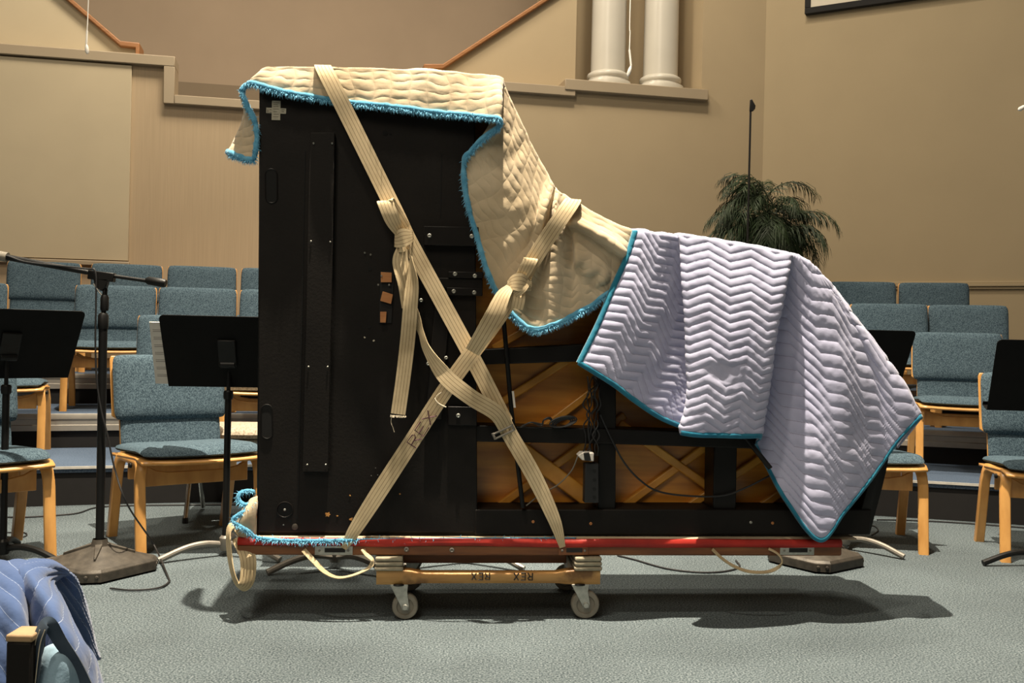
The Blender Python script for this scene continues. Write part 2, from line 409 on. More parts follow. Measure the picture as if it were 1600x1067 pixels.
def sheet(cols, rows_front, span, height=None, back=None, uvfun=None):
    """cols: list of lists of 3D control points (top->hem); returns grid[col][row]"""
    C = [resample(spline(c, 10), rows_front) for c in cols]
    k = len(C); G = []
    for i in range(k-1):
        a = C[i-1] if i else None; b = C[i]; c = C[i+1]; d = C[i+2] if i+2 < k else None
        sp = span[i] if isinstance(span, (list, tuple)) else span
        for j in range(sp):
            t = j/sp; row = []
            for r in range(rows_front+1):
                A = a[r] if a else b[r]*2-c[r]; D = d[r] if d else c[r]*2-b[r]
                row.append(cr1(A, b[r], c[r], D, t))
            G.append(row)
    G.append(C[-1])
    return G
def st_coords(G):
    nI, nJ = len(G), len(G[0]); mid = nJ//2
    S = [[0]*nJ for _ in G]; T = [[0]*nJ for _ in G]
    sm = [0]
    for i in range(1, nI): sm.append(sm[-1]+(G[i][mid]-G[i-1][mid]).length)
    for i in range(nI):
        t = 0
        for j in range(nJ):
            if j: t += (G[i][j]-G[i][j-1]).length
            S[i][j] = sm[i]; T[i][j] = t
    return S, T
def normals_of(G, flip=1):
    nI, nJ = len(G), len(G[0]); N = []
    for i in range(nI):
        r = []
        for j in range(nJ):
            a = G[min(i+1, nI-1)][j]-G[max(i-1, 0)][j]; b = G[i][min(j+1, nJ-1)]-G[i][max(j-1, 0)]
            q = a.cross(b)
            r.append(q.normalized()*flip if q.length > 1e-12 else Vector((0, -1, 0)))
        N.append(r)
    return N
def hashn(x, y):
    v = math.sin(x*12.9898+y*78.233)*43758.5453; return v-math.floor(v)
def vnoise(x, y):
    ix, iy = math.floor(x), math.floor(y); fx, fy = x-ix, y-iy
    fx = fx*fx*(3-2*fx); fy = fy*fy*(3-2*fy)
    a, b, c, d = hashn(ix, iy), hashn(ix+1, iy), hashn(ix, iy+1), hashn(ix+1, iy+1)
    return (a*(1-fx)+b*fx)*(1-fy)+(c*(1-fx)+d*fx)*fy
def hem(mb, pts, r=.008, fuzz=0, out=None, seg=8, fr=None):
    """soft rolled edge binding with optional loose fringe threads"""
    c = resample(pts, max(8, int(sum((pts[i+1]-pts[i]).length for i in range(len(pts)-1))/.006)))
    rr = [r*(.85+.35*vnoise(i*.35, 3.1)) for i in range(len(c))]
    mb.tube(c, rr, seg)
    if fr is not None: mb = fr
    for i, p in enumerate(c):
        for _ in range(fuzz):
            t = (c[min(i+1, len(c)-1)]-c[max(i-1, 0)]).normalized()
            d = Vector((random.gauss(0, .5), random.gauss(-.25, .5), random.gauss(-.35, .5)))
            if out: d += Vector(out)*.6
            d.normalize(); L = random.uniform(.006, .017); n = len(mb.v)
            b = p + d*rr[i]*.7 + t*random.uniform(-.004, .004); w = t*.0012
            bend = Vector((random.gauss(0, .3), 0, -.5))*L*.4
            mb.v += [b-w, b+w, b+d*L*.6+w*.6, b+d*L*.6-w*.6, b+d*L+bend]
            mb.addf([n, n+1, n+2, n+3]); mb.addf([n+3, n+2, n+4])
    return mb
def strokes(mb, text, origin, right, up, h, r, wx=1.0):
    G = {'R': [[(0, 0), (0, 1), (.5, .95), (.58, .75), (.45, .55), (0, .5)], [(.3, .52), (.62, 0)]],
         'E': [[(.6, .02), (0, 0), (.03, 1), (.62, .98)], [(0, .5), (.5, .52)]],
         'X': [[(0, 1), (.62, 0)], [(.6, 1), (-.02, .02)]]}
    x = 0; origin = Vector(origin); right = Vector(right).normalized(); up = Vector(up).normalized(); nn = right.cross(up)
    for ch in text:
        for st in G[ch]:
            pts = [origin + right*((x+a)*h*wx) + up*(b*h) for a, b in st]
            mb.tube(pts, r, 6)
        x += .95
    return mb

# ================================================================== THE SETTING
WF = Frame(-3.57, 7.9, R(12)); RW = Frame(2.27, 9.14, R(-30))
ZT = 5.6
fl = MB(); fl.box((-9, -4, -.1), (9, 11.5, 0)); struct(fl.build('floor', 'carpet'))
def wbox(name, fr, u0, u1, v0, v1, z0, z1, mat, bevel=0):
    o = MB().box((u0, v0, z0), (u1, v1, z1)).build(name, mat, None, bevel)
    o.location = fr.o; o.rotation_euler = (0, 0, fr.yaw); return struct(o)
def wpoly(name, fr, pts, v0, v1, mat, bevel=0):
    o = MB().prism([(p[0], v0, p[1]) for p in pts], (0, v1-v0, 0)).build(name, mat, None, bevel)
    o.location = fr.o; o.rotation_euler = (0, 0, fr.yaw); return struct(o)
def wu(px, py, v=0): q = WF.P(px, py, v); return q.x, q.z
u265 = wu(257, 130)[0]; u272 = wu(274, 130)[0]; z_hi_t = wu(150, 81.5)[1]; z_hi_b = wu(150, 97.5)[1]
zl_t, zl_b = wu(300, 152)[1], wu(300, 166)[1]
u_rs = wu(612, 150)[0]; u_rs0 = wu(596, 150)[0]
u895 = wu(897, 140)[0]; u880 = wu(880, 140)[0]
up0 = u880; up1 = wu(1107, 145, -.065)[0]; zp_b = wu(1000, 148.5, -.065)[1]; zp_t = wu(1000, 131.5, -.065)[1]
u_n0, u_n1 = wu(882, 60)[0], wu(1098, 60)[0]
u_end = 5.98
u205 = wu(203, 250, -.03)[0]
# main wall below the ledge
wbox('wall_back_left', WF, -3.5, u_rs, 0, .3, 0, zl_t-.02, 'wallpaper')
wbox('wall_back', WF, u_rs, u_end, 0, .3, 0, z_hi_t-.03, 'wall')
wbox('wall_back_step', WF, -3.5, u265, 0.001, .3, zl_t-.02, z_hi_t-.03, 'wallpaper')
wbox('wall_back_corner', WF, u_n1, u_end, 0, .8, z_hi_t-.03, ZT, 'wall')
# guard walls of the raised stairs behind the ledge, with oak caps
gl = [wu(-700, 60, .2), wu(-700, -500, .2), wu(20, -75, .2), wu(190, 70, .2), wu(212, 71, .2), wu(212, 90, .2), wu(-700, 90, .2)]
gl = [(-3.5, z_hi_t-.1), (-3.5, ZT), (wu(-30, -115, .2)[0], wu(-30, -115, .2)[1]), wu(188, 72.5, .2), wu(212, 74, .2), (wu(212, 74, .2)[0], z_hi_t-.1)]
wpoly('wall_stair_left', WF, gl, .2, .34, 'panel')
gr = [(wu(667, 112, .2)[0], z_hi_t-.1), wu(667, 113, .2), wu(692, 108, .2), wu(980, -80, .2), (wu(980, -80, .2)[0], z_hi_t-.1)]
gr[3] = (u_n0, wu(882, -16, .2)[1]); gr[4] = (u_n0, z_hi_t-.1)
wpoly('wall_stair_right', WF, gr, .2, .34, 'wall')
wbox('wall_niche_left', WF, u_n0, u_n0+.16, .2, 1.0, z_hi_t-.1, ZT, 'wall')
def cap(name, fr, pts, v0, v1, hgt):
    top = [(p[0], p[1]+hgt) for p in pts]
    wpoly(name, fr, pts+top[::-1], v0, v1, 'orange_wood', .008)
A0, A1, A2 = wu(-30, -115, .16), wu(188, 72.5, .16), wu(218, 75.5, .16)
cap('trim_1', WF, [(A0[0], A0[1]), A1, A2], .15, .39, .045)
wbox('trim_2', WF, A2[0]-.03, A2[0], .15, .39, A2[1]-.055, A2[1]+.01, 'orange_wood', .004)
B0, B1, B2 = wu(662, 108, .16), wu(692, 108, .16), wu(882, -16, .16)
cap('trim_3', WF, [B0, B1, B2], .15, .39, .045)
wbox('trim_4', WF, B0[0], B0[0]+.03, .15, .39, B0[1]-.055, B0[1]+.01, 'orange_wood', .004)
# ledge mouldings
wbox('trim_5', WF, -3.5, u272, -.055, .2, z_hi_b, z_hi_t, 'trim', .006)
wbox('trim_6', WF, u265, u272, -.054, .2, zl_b, z_hi_b, 'trim', .004)
wbox('trim_7', WF, u272, u_rs, -.055, .2, zl_b, zl_t, 'trim', .006)
wbox('trim_8', WF, u_rs0, u_rs, -.054, .2, zl_t, z_hi_t, 'trim', .004)
wbox('trim_9', WF, u_rs0, u895, -.055, .2, z_hi_b, z_hi_t, 'trim', .006)
# recess behind the ledge, and a darker low block inside it
wbox('wall_recess_back', WF, -2.5, u_n0+1.6, 2.6, 2.75, zl_b-.3, ZT, 'recess')
wbox('wall_recess_low', WF, u272-1.2, u_rs+.9, 1.5, 2.6, zl_b-.2, wu(330, 131, 1.5)[1], 'recess_low')
wbox('floor_recess', WF, -2.5, u_n0+.2, .3, 2.7, zl_b-.3, zl_b-.2, 'recess')
# column niche
wbox('wall_niche_back', WF, u_n0, u_n1+.3, .95, 1.1, z_hi_b-.3, ZT, 'wall')
wbox('trim_10', WF, up0, up1, -.065, .95, zp_b, zp_t, 'trim', .006)
# cream panel and chair rail on the left
wbox('trim_11', WF, -3.5, u205, -.03, 0, wu(100, 404, -.03)[1], z_hi_b-.012, 'panel', .002)
wbox('trim_12', WF, -3.5, u205+.01, -.045, 0, wu(100, 413, -.04)[1], wu(100, 405.5, -.04)[1], 'trim', .006)
# right wall
wbox('wall_right', RW, 0, 6.5, 0, .3, 0, ZT, 'wall_right')
zr = RW.P(1560, 445, -.03).z
for i, (a, b, d) in enumerate(((-.035, -.012, .02), (-.012, .012, .035), (.012, .03, .022))):
    wbox('trim_%d' % (13+i), RW, .02, 6.5, -d, 0, zr+a, zr+b, 'wall_right', .004)

# columns
for px, lab in ((951, 'left white round column on the taupe ledge'), (1033, 'right white round column on the taupe ledge, nearer the corner')):
    v = .28
    c = WF.P(px, 60, v); r = 27*WF.W(c).y/F
    w0 = WF.W((c.x, v, zp_t)); t = thing('column', lab, 'column', w0, WF.yaw, 'pair of columns on the ledge')
    MB().box((-r*1.55, -r*1.55, 0), (r*1.55, r*1.55, .025)).build('plinth', 'white', t, .004)
    MB().lathe([(r*1.32, .025), (r*1.36, .05), (r*1.32, .075), (r*1.14, .085), (r*1.12, .105), (r*1.2, .115), (r*1.21, .135), (r*1.17, .15), (r*1.02, .165)], 40).build('base_moulding', 'white', t, angle=50)
    MB().lathe([(r, .165), (r*.97, 1.6), (r*.93, ZT-zp_t-.02)], 40).build('shaft', 'white', t, angle=50)

# projection screen
a = RW.P(1257, 22, -.06)
t = thing('projection_screen', 'white projection screen in a black frame high on the right wall', 'projection screen', RW.W((a.x, -.06, a.z)), RW.yaw)
MB().box((.04, .012, .04), (2.9, .03, 1.9)).build('screen_surface', 'screen', t)
f = MB(); f.box((0, 0, 0), (2.94, .058, .055)); f.box((0, 0, .055), (.05, .058, 1.94)); f.box((2.89, 0, .055), (2.94, .058, 1.94)); f.box((.05, 0, 1.89), (2.89, .058, 1.94))
f.build('screen_frame', 'skirt', t, .004)

# risers -------------------------------------------------------------
RC = Vector((.26, -2.6, 0)); RAD = [8.1, 8.97, 9.82]; HT = [.2, .4, .6]
def wall_hit(th):
    d = Vector((math.sin(th), math.cos(th), 0)); best = 99
    for fr in (WF, RW):
        den = d.dot(fr.n)
        if den > .01:
            t = (fr.o-RC).dot(fr.n)/den
            if t > 0: best = min(best, t)
    return best-.06
ANG = [R(-31+i*1.0) for i in range(63)]
def pol(th, r, z): return RC + Vector((math.sin(th)*r, math.cos(th)*r, z))
names = ['low front choir riser with thin bright edge, standing on the floor', 'middle choir riser with a wide aluminium edge band', 'top choir riser with a wide aluminium edge band, against the wall']
for k in range(3):
    t = thing('choir_riser', names[k], 'choir riser', (0, 0, 0), 0)
    r0 = RAD[k]; h = HT[k]; zb = 0 if k == 0 else 0
    def rout(th): return (RAD[k+1]+.005) if k < 2 else wall_hit(th)
    deck = MB()
    deck.grid([[pol(th, r0+.004, h), pol(th, rout(th), h)] for th in ANG]); deck.grid([[pol(th, r0+.004, h-.03), pol(th, rout(th), h-.03)] for th in ANG], flip=True)
    deck.grid([[pol(th, r0+.004, h), pol(th, r0+.004, h-.03)] for th in ANG], flip=True); deck.grid([[pol(th, rout(th), h), pol(th, rout(th), h-.03)] for th in ANG])
    deck.build('deck', 'riser_carpet', t)
    band = .008 if k == 0 else .098
    e = MB()
    if k:
        prof = [(-.004, .004), (-.006, .0), (-.006, -.028), (.0, -.032), (.0, -.062), (-.006, -.066), (-.006, -.098), (.006, -.098)]
    else: prof = [(.004, .003), (-.005, .003), (-.005, -.010), (.004, -.010)]
    e.grid([[pol(th, r0+a, h+b) for a, b in prof] for th in ANG]); e.build('edge_band', 'alu' if k else 'alu_bright', t, angle=30)
    s = MB(); zl = HT[k-1]+.001 if k else 0.001
    s.grid([[pol(th, r0+.012, h-band), pol(th, r0+.012, zl)] for th in ANG]); s.grid([[pol(th, r0+.03, h-band), pol(th, r0+.03, zl)] for th in ANG], flip=True)
    s.build('skirt', 'skirt', t)

# ================================================================== CHAIRS
def cushion(w, d, t, px_=5, nx=18, ny=14, dish=.0, droop=0):
    """closed pillow: local x width, y depth, z thickness; bottom at 0"""
    mb = MB(); T = []; B = []
    for j in range(ny+1):
        b = -1+2*j/ny; rt = []; rb = []
        for i in range(nx+1):
            a = -1+2*i/nx
            aa = math.copysign(1-(1-abs(a))**1.6, a); bb = math.copysign(1-(1-abs(b))**1.6, b)
            e = max(0, (1-abs(aa)**6)*(1-abs(bb)**6))**.45
            k = 1-.05*(abs(aa)**8)*(abs(bb)**8)
            x = aa*w/2*k; y = bb*d/2*k
            z = t*(.42+.58*e) - dish*(1-aa*aa) - droop*max(0, -bb-.55)**2*3
            rt.append((x, y, z)); rb.append((x, y, (t*.42-t*.42*e) - dish*(1-aa*aa) - droop*max(0, -bb-.55)**2*3))
        T.append(rt); B.append(rb)
    mb.grid(T); mb.grid(B, flip=True)
    return mb
def bake(mb, Mx): mb.v = [Mx @ v for v in mb.v]; return mb
def weld(o):
    q = o.modifiers.new('weld', 'WELD'); q.merge_threshold = .0006; return o
def make_chair():
    t = thing('stacking_chair', 'x', 'chair', group='x')
    SM = Matrix.Translation((0, -.02, .386)) @ Matrix.Rotation(R(3.5), 4, 'X').inverted()
    mb = cushion(.52, .46, .048, dish=.006, droop=.03); bake(mb, SM)
    mb.build('seat', 'teal', t, angle=180)
    # plywood seat shell
    P = []; 
    def sh(x, y): return .384 - .061*(y+.02) - .008*(1-(x/.27)**2) - .03*max(0, (-(y+.02)/.235-.55))**2*3
    xs = [-.266+.532*i/12 for i in range(13)]; ys = [-.262+.49*i/10 for i in range(11)]
    s = MB(); s.grid([[(x*(1-.03*(abs(y+.02)/.25)**8), y, sh(x, y)) for x in xs] for y in ys]); s.build('seat_shell', 'beech', t, solid=.012, offset=-1, angle=60)
    tilt = Matrix.Translation((0, .225, .50)) @ Matrix.Rotation(R(-12), 4, 'X')
    def bmat(z0): return tilt @ Matrix.Translation((0, 0, z0)) @ Matrix.Rotation(R(90), 4, 'X')
    mb = cushion(.505, .30, .05); bake(mb, tilt @ Matrix.Translation((0, .0, .155)) @ Matrix.Rotation(R(90), 4, 'X')); mb.build('backrest', 'teal', t, angle=180)
    mb = cushion(.45, .17, .03); bake(mb, tilt @ Matrix.Translation((0, .004, -.045)) @ Matrix.Rotation(R(90), 4, 'X')); mb.build('lower_back', 'teal', t, angle=180)
    s = MB(); s.prism([tilt @ Vector(p) for p in ((-.225, .003, -.11), (.225, .003, -.11), (.225, .003, .01), (.256, .003, .03), (.256, .003, .285), (.25, .003, .303), (-.25, .003, .303), (-.256, .003, .285), (-.256, .003, .03), (-.225, .003, .01))], (0, .012, 0)); s.build('back_shell', 'beech', t, .003)
    for sx in (-1, 1):
        path = [(-.245, 0), (-.222, .18), (-.207, .31), (-.199, .348), (-.172, .368), (-.13, .371), (.04, .371), (.085, .365), (.11, .345), (.125, .30), (.165, .15), (.205, 0)]
        pts = spline([(0, p[0], p[1]) for p in path], 4)
        mb = MB(); rows = []
        for i, p in enumerate(pts):
            tg = (pts[min(i+1, len(pts)-1)]-pts[max(i-1, 0)]).normalized(); nn = Vector((0, -tg.z, tg.y))
            x = sx*(.242 + (.012 if p.z < .3 else .012*(.396-p.z)/.096))
            o = Vector((x, p.y, p.z)); hw = .02; ht = .0165
            if p.z == 0 or i in (0, len(pts)-1): nn = Vector((0, 1 if nn.y > 0 else -1, 0))
            rows.append([o+Vector((-hw, 0, 0))+nn*ht, o+Vector((hw, 0, 0))+nn*ht, o+Vector((hw, 0, 0))-nn*ht, o+Vector((-hw, 0, 0))-nn*ht, o+Vector((-hw, 0, 0))+nn*ht])
        mb.grid(rows); n = len(mb.v); mb.v += rows[0][:4]; mb.addf([n, n+1, n+2, n+3]); n = len(mb.v); mb.v += rows[-1][:4]; mb.addf([n+3, n+2, n+1, n])
        o = weld(mb.build('leg_frame', 'beech', t, .004, angle=40))
    for y in (-.16, .075):
        mb = MB(); mb.prism([(-.222, y, .265), (.222, y, .265), (.222, y, .352), (.21, y, .35), (.175, y, .33), (.12, y, .32), (-.12, y, .32), (-.175, y, .33), (-.21, y, .35), (-.222, y, .352)], (0, .02, 0))
        mb.build('apron', 'beech', t, .003)
    for sx in (-1, 1):
        mb = MB(); mb.lathe([(.0, 0), (.011, .001), (.011, .008), (.008, .012), (.0, .013)], 12, Matrix.Translation((sx*.263, -.12, .353)) @ Matrix.Rotation(R(90)*sx, 4, 'Y')); mb.build('bolt', 'black_metal', t)
    return t
chair0 = make_chair(); used = [False]
def place_chair(x, y, z, yaw, label, group=None):
    c = chair0 if not used[0] else copy_tree(chair0); used[0] = True
    c.location = (x, y, z); c.rotation_euler = (0, 0, yaw); c['label'] = label
    if group: c['group'] = group
    elif 'group' in c: del c['group']
    return c
def row_chair(px0, px1, yback, z, label, group):
    """chair whose backrest spans px0..px1 at depth yback"""
    X = ((px0+px1)/2-800)/F*yback
    th = math.atan2(X-RC.x, yback-RC.y)
    x = X + math.sin(-th)*(-.0)-math.sin(th)*.24; y = yback - math.cos(th)*.24
    place_chair(x, y, z, -th, label, group)
g3, g2, g1, g0 = 'choir chairs on the top riser', 'choir chairs on the middle riser', 'choir chairs on the low riser', 'choir chairs on the floor'
row_chair(12, 122, 7.45, .6, 'teal choir chair on the top riser, leftmost, behind the microphone boom', g3)
row_chair(143, 250, 7.53, .6, 'teal choir chair on the top riser, second from left, under the cream panel edge', g3)
row_chair(262, 366, 7.6, .6, 'teal choir chair on the top riser, third from left, behind the boom counterweight', g3)
row_chair(376, 479, 7.67, .6, 'teal choir chair on the top riser, cut off by the left edge of the piano', g3)
row_chair(1293, 1396, 7.7, .6, 'teal choir chair on the top riser, at right, partly behind the lavender blanket', g3)
row_chair(1404, 1510, 7.62, .6, 'teal choir chair on the top riser, rightmost, below the wall moulding', g3)
row_chair(-12, 6, 6.5, .4, 'x', g2) if False else None
row_chair(-118, 5, 6.55, .4, 'teal choir chair on the middle riser, cut off by the left photo edge', g2)
row_chair(120, 240, 6.63, .4, 'teal choir chair on the middle riser, directly behind the microphone stand pole', g2)
row_chair(250, 366, 6.73, .4, 'teal choir chair on the middle riser, behind the music stand holding paper', g2)
row_chair(376, 490, 6.8, .4, 'teal choir chair on the middle riser, sliver beside the left edge of the piano', g2)
row_chair(1330, 1446, 6.85, .4, 'teal choir chair on the middle riser, at right, half behind the lavender blanket', g2)
row_chair(1453, 1570, 6.78, .4, 'teal choir chair on the middle riser, rightmost, fully visible back', g2)
row_chair(-62, 66, 5.75, .2, 'teal choir chair on the low riser, at the far left behind a black music desk', g1)
row_chair(218, 350, 5.95, .2, 'teal choir chair on the low riser, behind the front left chair back', g1)
row_chair(362, 492, 6.02, .2, 'teal choir chair on the low riser, its legs showing just left of the piano', g1)
row_chair(1430, 1562, 6.0, .2, 'teal choir chair on the low riser, at right beyond the blanket tip', g1)
# floor row placed by a front foot
def foot_chair(px, py, side, yaw, label):
    p = atZ(px, py, 0); lx, ly = side*.254, -.245
    x = p.x - (math.cos(yaw)*lx - math.sin(yaw)*ly); y = p.y - (math.sin(yaw)*lx + math.cos(yaw)*ly)
    place_chair(x, y, 0, yaw, label, g0)
foot_chair(220, 868, -1, R(36), 'teal choir chair on the floor between the microphone stand and the piano')
foot_chair(79, 874, 1, R(42), 'teal choir chair on the floor cut off by the left photo edge')
foot_chair(1443, 866, 1, R(-9), 'teal choir chair on the floor half hidden by the right end of the piano')
foot_chair(1571, 878, -1, R(-12), 'teal choir chair on the floor cut off by the right photo edge')

# greige padded folding chair behind the front left chair
t = thing('folding_chair', 'greige padded metal folding chair between front left chair and piano', 'chair', (-1.36, 4.9, 0), R(8))
mb = cushion(.42, .40, .06); bake(mb, Matrix.Translation((.02, 0, .40))); mb.build('seat', 'greige', t, angle=180)
mb = cushion(.42, .22, .04); bake(mb, Matrix.Translation((.02, .22, .72)) @ Matrix.Rotation(R(80), 4, 'X')); mb.build('backrest', 'greige', t, angle=180)
for sx in (-1, 1):
    MB().tube(spline([(.02+sx*.22, -.16, .012), (.02+sx*.215, 0, .36), (.02+sx*.215, .13, .6), (.02+sx*.205, .21, .84)], 6), .011, 10).build('leg', 'chrome', t)
    MB().tube([(.02+sx*.20, .22, .012), (.02+sx*.20, .0, .34), (.02+sx*.2, -.12, .40)], .011, 10).build('leg', 'chrome', t)
    MB().tube([(.02+sx*.22, -.162, 0), (.02+sx*.22, -.158, .025)], .014, 10).build('foot_cap', 'dark_rubber', t)
MB().tube([(-.2, -.11, .385), (.24, -.11, .385)], .010, 8).build('crossbar', 'chrome', t)

# ================================================================== STANDS
def music_stand(name_label, x, y, yaw, ztop, desk_w=.51, tilt=27, legmat='grey_metal', legyaw=0, group='music stands among the choir chairs', desk_h=.325, dy=0):
    t = thing('music_stand', name_label, 'music stand', (x, y, 0), yaw, group)
    zc = ztop - math.cos(R(tilt))*desk_h/2
    # desk: back faces -y, its top leans toward -y
    Mx = Matrix.Translation((0, -.05, zc)) @ Matrix.Rotation(R(tilt), 4, 'X')
    w2 = desk_w/2; h2 = desk_h/2; r = .02
    loop = []
    for cx, cz, a0 in ((w2-r, h2-r, 0), (-w2+r, h2-r, 90)):
        for i in range(6): a = R(a0+90*i/5); loop.append((cx+r*math.cos(a), cz+r*math.sin(a)))
    loop += [(-w2+.012, -h2), (w2-.012, -h2)]
    d = MB(); d.prism([Mx @ Vector((a, 0, b)) for a, b in loop], Mx.to_3x3() @ Vector((0, .004, 0)))
    d.build('desk', 'desk_black', t, .0015)
    l = MB(); l.box((-w2+.012, .004, -h2-.002), (w2-.012, .055, .002-h2), Mx); l.box((-w2+.012, .052, -h2), (w2-.012, .056, .016-h2), Mx); l.build('lip', 'desk_black', t, .001)
    b = MB(); b.box((-.035, -.014, -.06), (.035, 0, .06), Mx); b.tube([(-.03, -.035, zc-.05), (.03, -.035, zc-.05)], .014, 12); b.build('hinge_bracket', 'black_metal', t, .003)
    MB().tube([(0, -.005, .5*zc), (0, -.005, zc-.02)], .008, 12).build('pole', 'black_metal', t)
    MB().tube([(0, -.005, .06), (0, -.005, .86*zc-.06)], .0135, 14).build('lower_tube', 'black_metal', t)
    MB().lathe([(.018, 0), (.02, .01), (.02, .03), (.015, .036)], 14, Matrix.Translation((0, -.005, .86*zc-.075))).build('collar', 'black_metal', t)
    MB().lathe([(.02, 0), (.024, .01), (.024, .05), (.016, .06)], 14, Matrix.Translation((0, -.005, .025))).build('hub', legmat, t)
    for k in range(3):
        a = R(90+legyaw+k*120); dx, dy_ = math.cos(a), math.sin(a)
        pts = spline([(dx*.01, dy_*.01, .048), (dx*.09, dy_*.09, .058), (dx*.17, dy_*.17, .047), (dx*.27, dy_*.27, .0125)], 6)
        MB().tube(pts, [.0125]*len(pts), 10).build('leg', legmat, t)
    return t, Mx
p = atZ(4, 875, 0); music_stand('black music stand at the far left edge, desk turned to the right', p.x, p.y, R(40), .955+.03, tilt=33, legmat='black_metal', legyaw=-25)
p = atZ(352, 868, 0); ms, Mx = music_stand('black music stand with sheet music, just left of the piano', p.x, p.y, R(7), .978, tilt=27, legmat='grey_metal', legyaw=0)
msx = MB(); msx.box((-.295, .008, -.155), (-.0, .012, .125), Mx); msx.build('x', 'paper')
sm = bpy.data.objects['x']; sm.name = 'sheet_music'; sm.data.name = 'sheet_music'; sm.location = (p.x, p.y, 0); sm.rotation_euler = (0, 0, R(7))
tag(sm, 'white sheet music sticking out from the music stand beside the piano', 'sheet music')
st = MB()
for k in range(7): st.box((-.285, .0072, -.12+k*.034), (-.24, .0081, -.118+k*.034), Mx); st.box((-.285, .0072, -.112+k*.034), (-.24, .0081, -.1105+k*.034), Mx)
st.build('printed_staves', plain('stave_ink', (.25, .22, .2), .8), sm)
p = atZ(523, 888, 0); music_stand('music stand behind the piano, only its grey legs showing under the skid', p.x, p.y, R(184), .95, legmat='grey_metal', legyaw=-63)
p = atZ(727, 880, 0); music_stand('music stand behind the piano middle, thin pale legs above the dolly beam', p.x, p.y, R(181), .95, legmat='alu', legyaw=-60)
p = atZ(1331, 866, 0); music_stand('black music stand behind the right end of the piano, pale legs', p.x, p.y+.1, R(8), .985, tilt=24, legmat='grey_metal', legyaw=-22)
p = atZ(1630, 884, 0); music_stand('black music stand at the right photo edge', p.x, p.y, R(-4), .955, tilt=22, legmat='black_metal', legyaw=100)

def mic_base(t, s=.20, yaw=0):
    """heavy square base with cut corners and a low pyramid top"""
    def ring(k, z, c):
        pts = []
        for q in range(4):
            a = R(90*q); d = Vector((math.cos(a), math.sin(a), 0)); e = Vector((-math.sin(a), math.cos(a), 0))
            pts += [d*k - e*c, d*k + e*c]
        return [Matrix.Rotation(yaw, 3, 'Z') @ (p+Vector((0, 0, z))) for p in pts]
    rings = [ring(s, .008, s*.16), ring(s, .04, s*.16), ring(s*.93, .052, s*.15), ring(s*.90, .048, s*.145), ring(s*.16, .098, s*.06), ring(s*.12, .125, s*.05)]
    mb = MB(); mb.grid([r+[r[0]] for r in rings]); n = len(mb.v); mb.v += rings[0]; mb.addf(list(range(n, n+8))); n = len(mb.v); mb.v += rings[-1]; mb.addf(list(range(n+7, n-1, -1)))
    o = weld(mb.build('base', 'cast', t, .0025, angle=20))
    for q in range(4):
        a = R(90*q)+yaw
        r = MB(); d = Vector((math.cos(a), math.sin(a), 0)); e = Vector((-math.sin(a), math.cos(a), 0))
        r.prism([d*(s*.10)+e*.014+Vector((0, 0, .09)), d*(s*.10)-e*.014+Vector((0, 0, .09)), d*(s*.62)-e*.003+Vector((0, 0, .055)), d*(s*.62)+e*.003+Vector((0, 0, .055))], (0, 0, .022)); r.build('rib', 'cast', t, .002)
        for sg in (-1, 1):
            c = d*s + e*(sg*s*.09) + Vector((0, 0, .026)); MB().lathe([(.007, 0), (.007, .002), (.004, .004)], 10, Matrix.Translation(c) @ Matrix.Rotation(a, 4, 'Z') @ Matrix.Rotation(R(90), 4, 'Y')).build('rivet', 'cast', t)
p = atZ(155, 893, 0); mx, my = p.x, p.y
t = thing('microphone_stand', 'black boom microphone stand with heavy square base, left foreground', 'microphone stand', (mx, my, 0), 0)
mic_base(t, .205, R(-75))
zt = atY(158, 438, my).z
zm = atY(156, 495, my).z
MB().tube([(0, 0, .11), (-.003, 0, zm)], .0155, 16).build('lower_tube', 'black_metal', t)
MB().lathe([(.0175, 0), (.019, .01), (.019, .05), (.013, .06)], 16, Matrix.Translation((-.003, 0, zm-.045))).build('clutch', 'black_metal', t)
MB().lathe([(.012, 0), (.012, .003), (.009, .004)], 16, Matrix.Translation((-.003, 0, zm+.012))).build('clutch_ring', 'chrome', t)
MB().tube([(-.003, 0, zm), (.002, 0, zt-.03)], .009, 14).build('upper_tube', 'black_metal', t)
MB().lathe([(.013, 0), (.015, .01), (.015, .05), (.011, .06)], 16, Matrix.Translation((.001, 0, zt-.115))).build('collar', 'black_metal', t)
def L(px, py, dy=0): q = atY(px, py, my+dy); return Vector((q.x-mx, q.y-my, q.z))
cl = MB(); a, b = L(139, 429), L(179, 434); ax = (b-a).normalized(); upv = Vector((-ax.z, 0, ax.x))
cl.prism([a+upv*.017, b+upv*.017, b-upv*.017, a+ax*.02-upv*.014, L(150, 445), L(158, 453), L(167, 447), b-upv*.014][:3]+[a-upv*.017], (0, .03, 0))
cl.prism([L(147, 435), L(171, 436), L(167, 450), L(160, 455), L(151, 449)], (0, .026, 0)); 
bake(cl, Matrix.Translation((0, -.014, 0))); cl.build('boom_clamp', 'black_metal', t, .003)
MB().tube([L(-70, 387), L(135, 425), L(140, 426), L(238, 440)], [.0125, .010, .0072, .0072], 12).build('boom', 'black_metal', t)
MB().tube([L(-60, 389), L(12, 402)], .0185, 14).build('mic_grip', 'rubber', t)
MB().tube([L(228, 438), L(232, 438.5), L(256, 442.5), L(259, 443)], [.010, .0155, .0165, .014], 16).build('counterweight', 'black_metal', t)
MB().tube([L(146, 443, -.02), L(154, 455, -.02), L(159, 461, -.02)], .003, 8).build('clamp_lever', 'chrome', t)
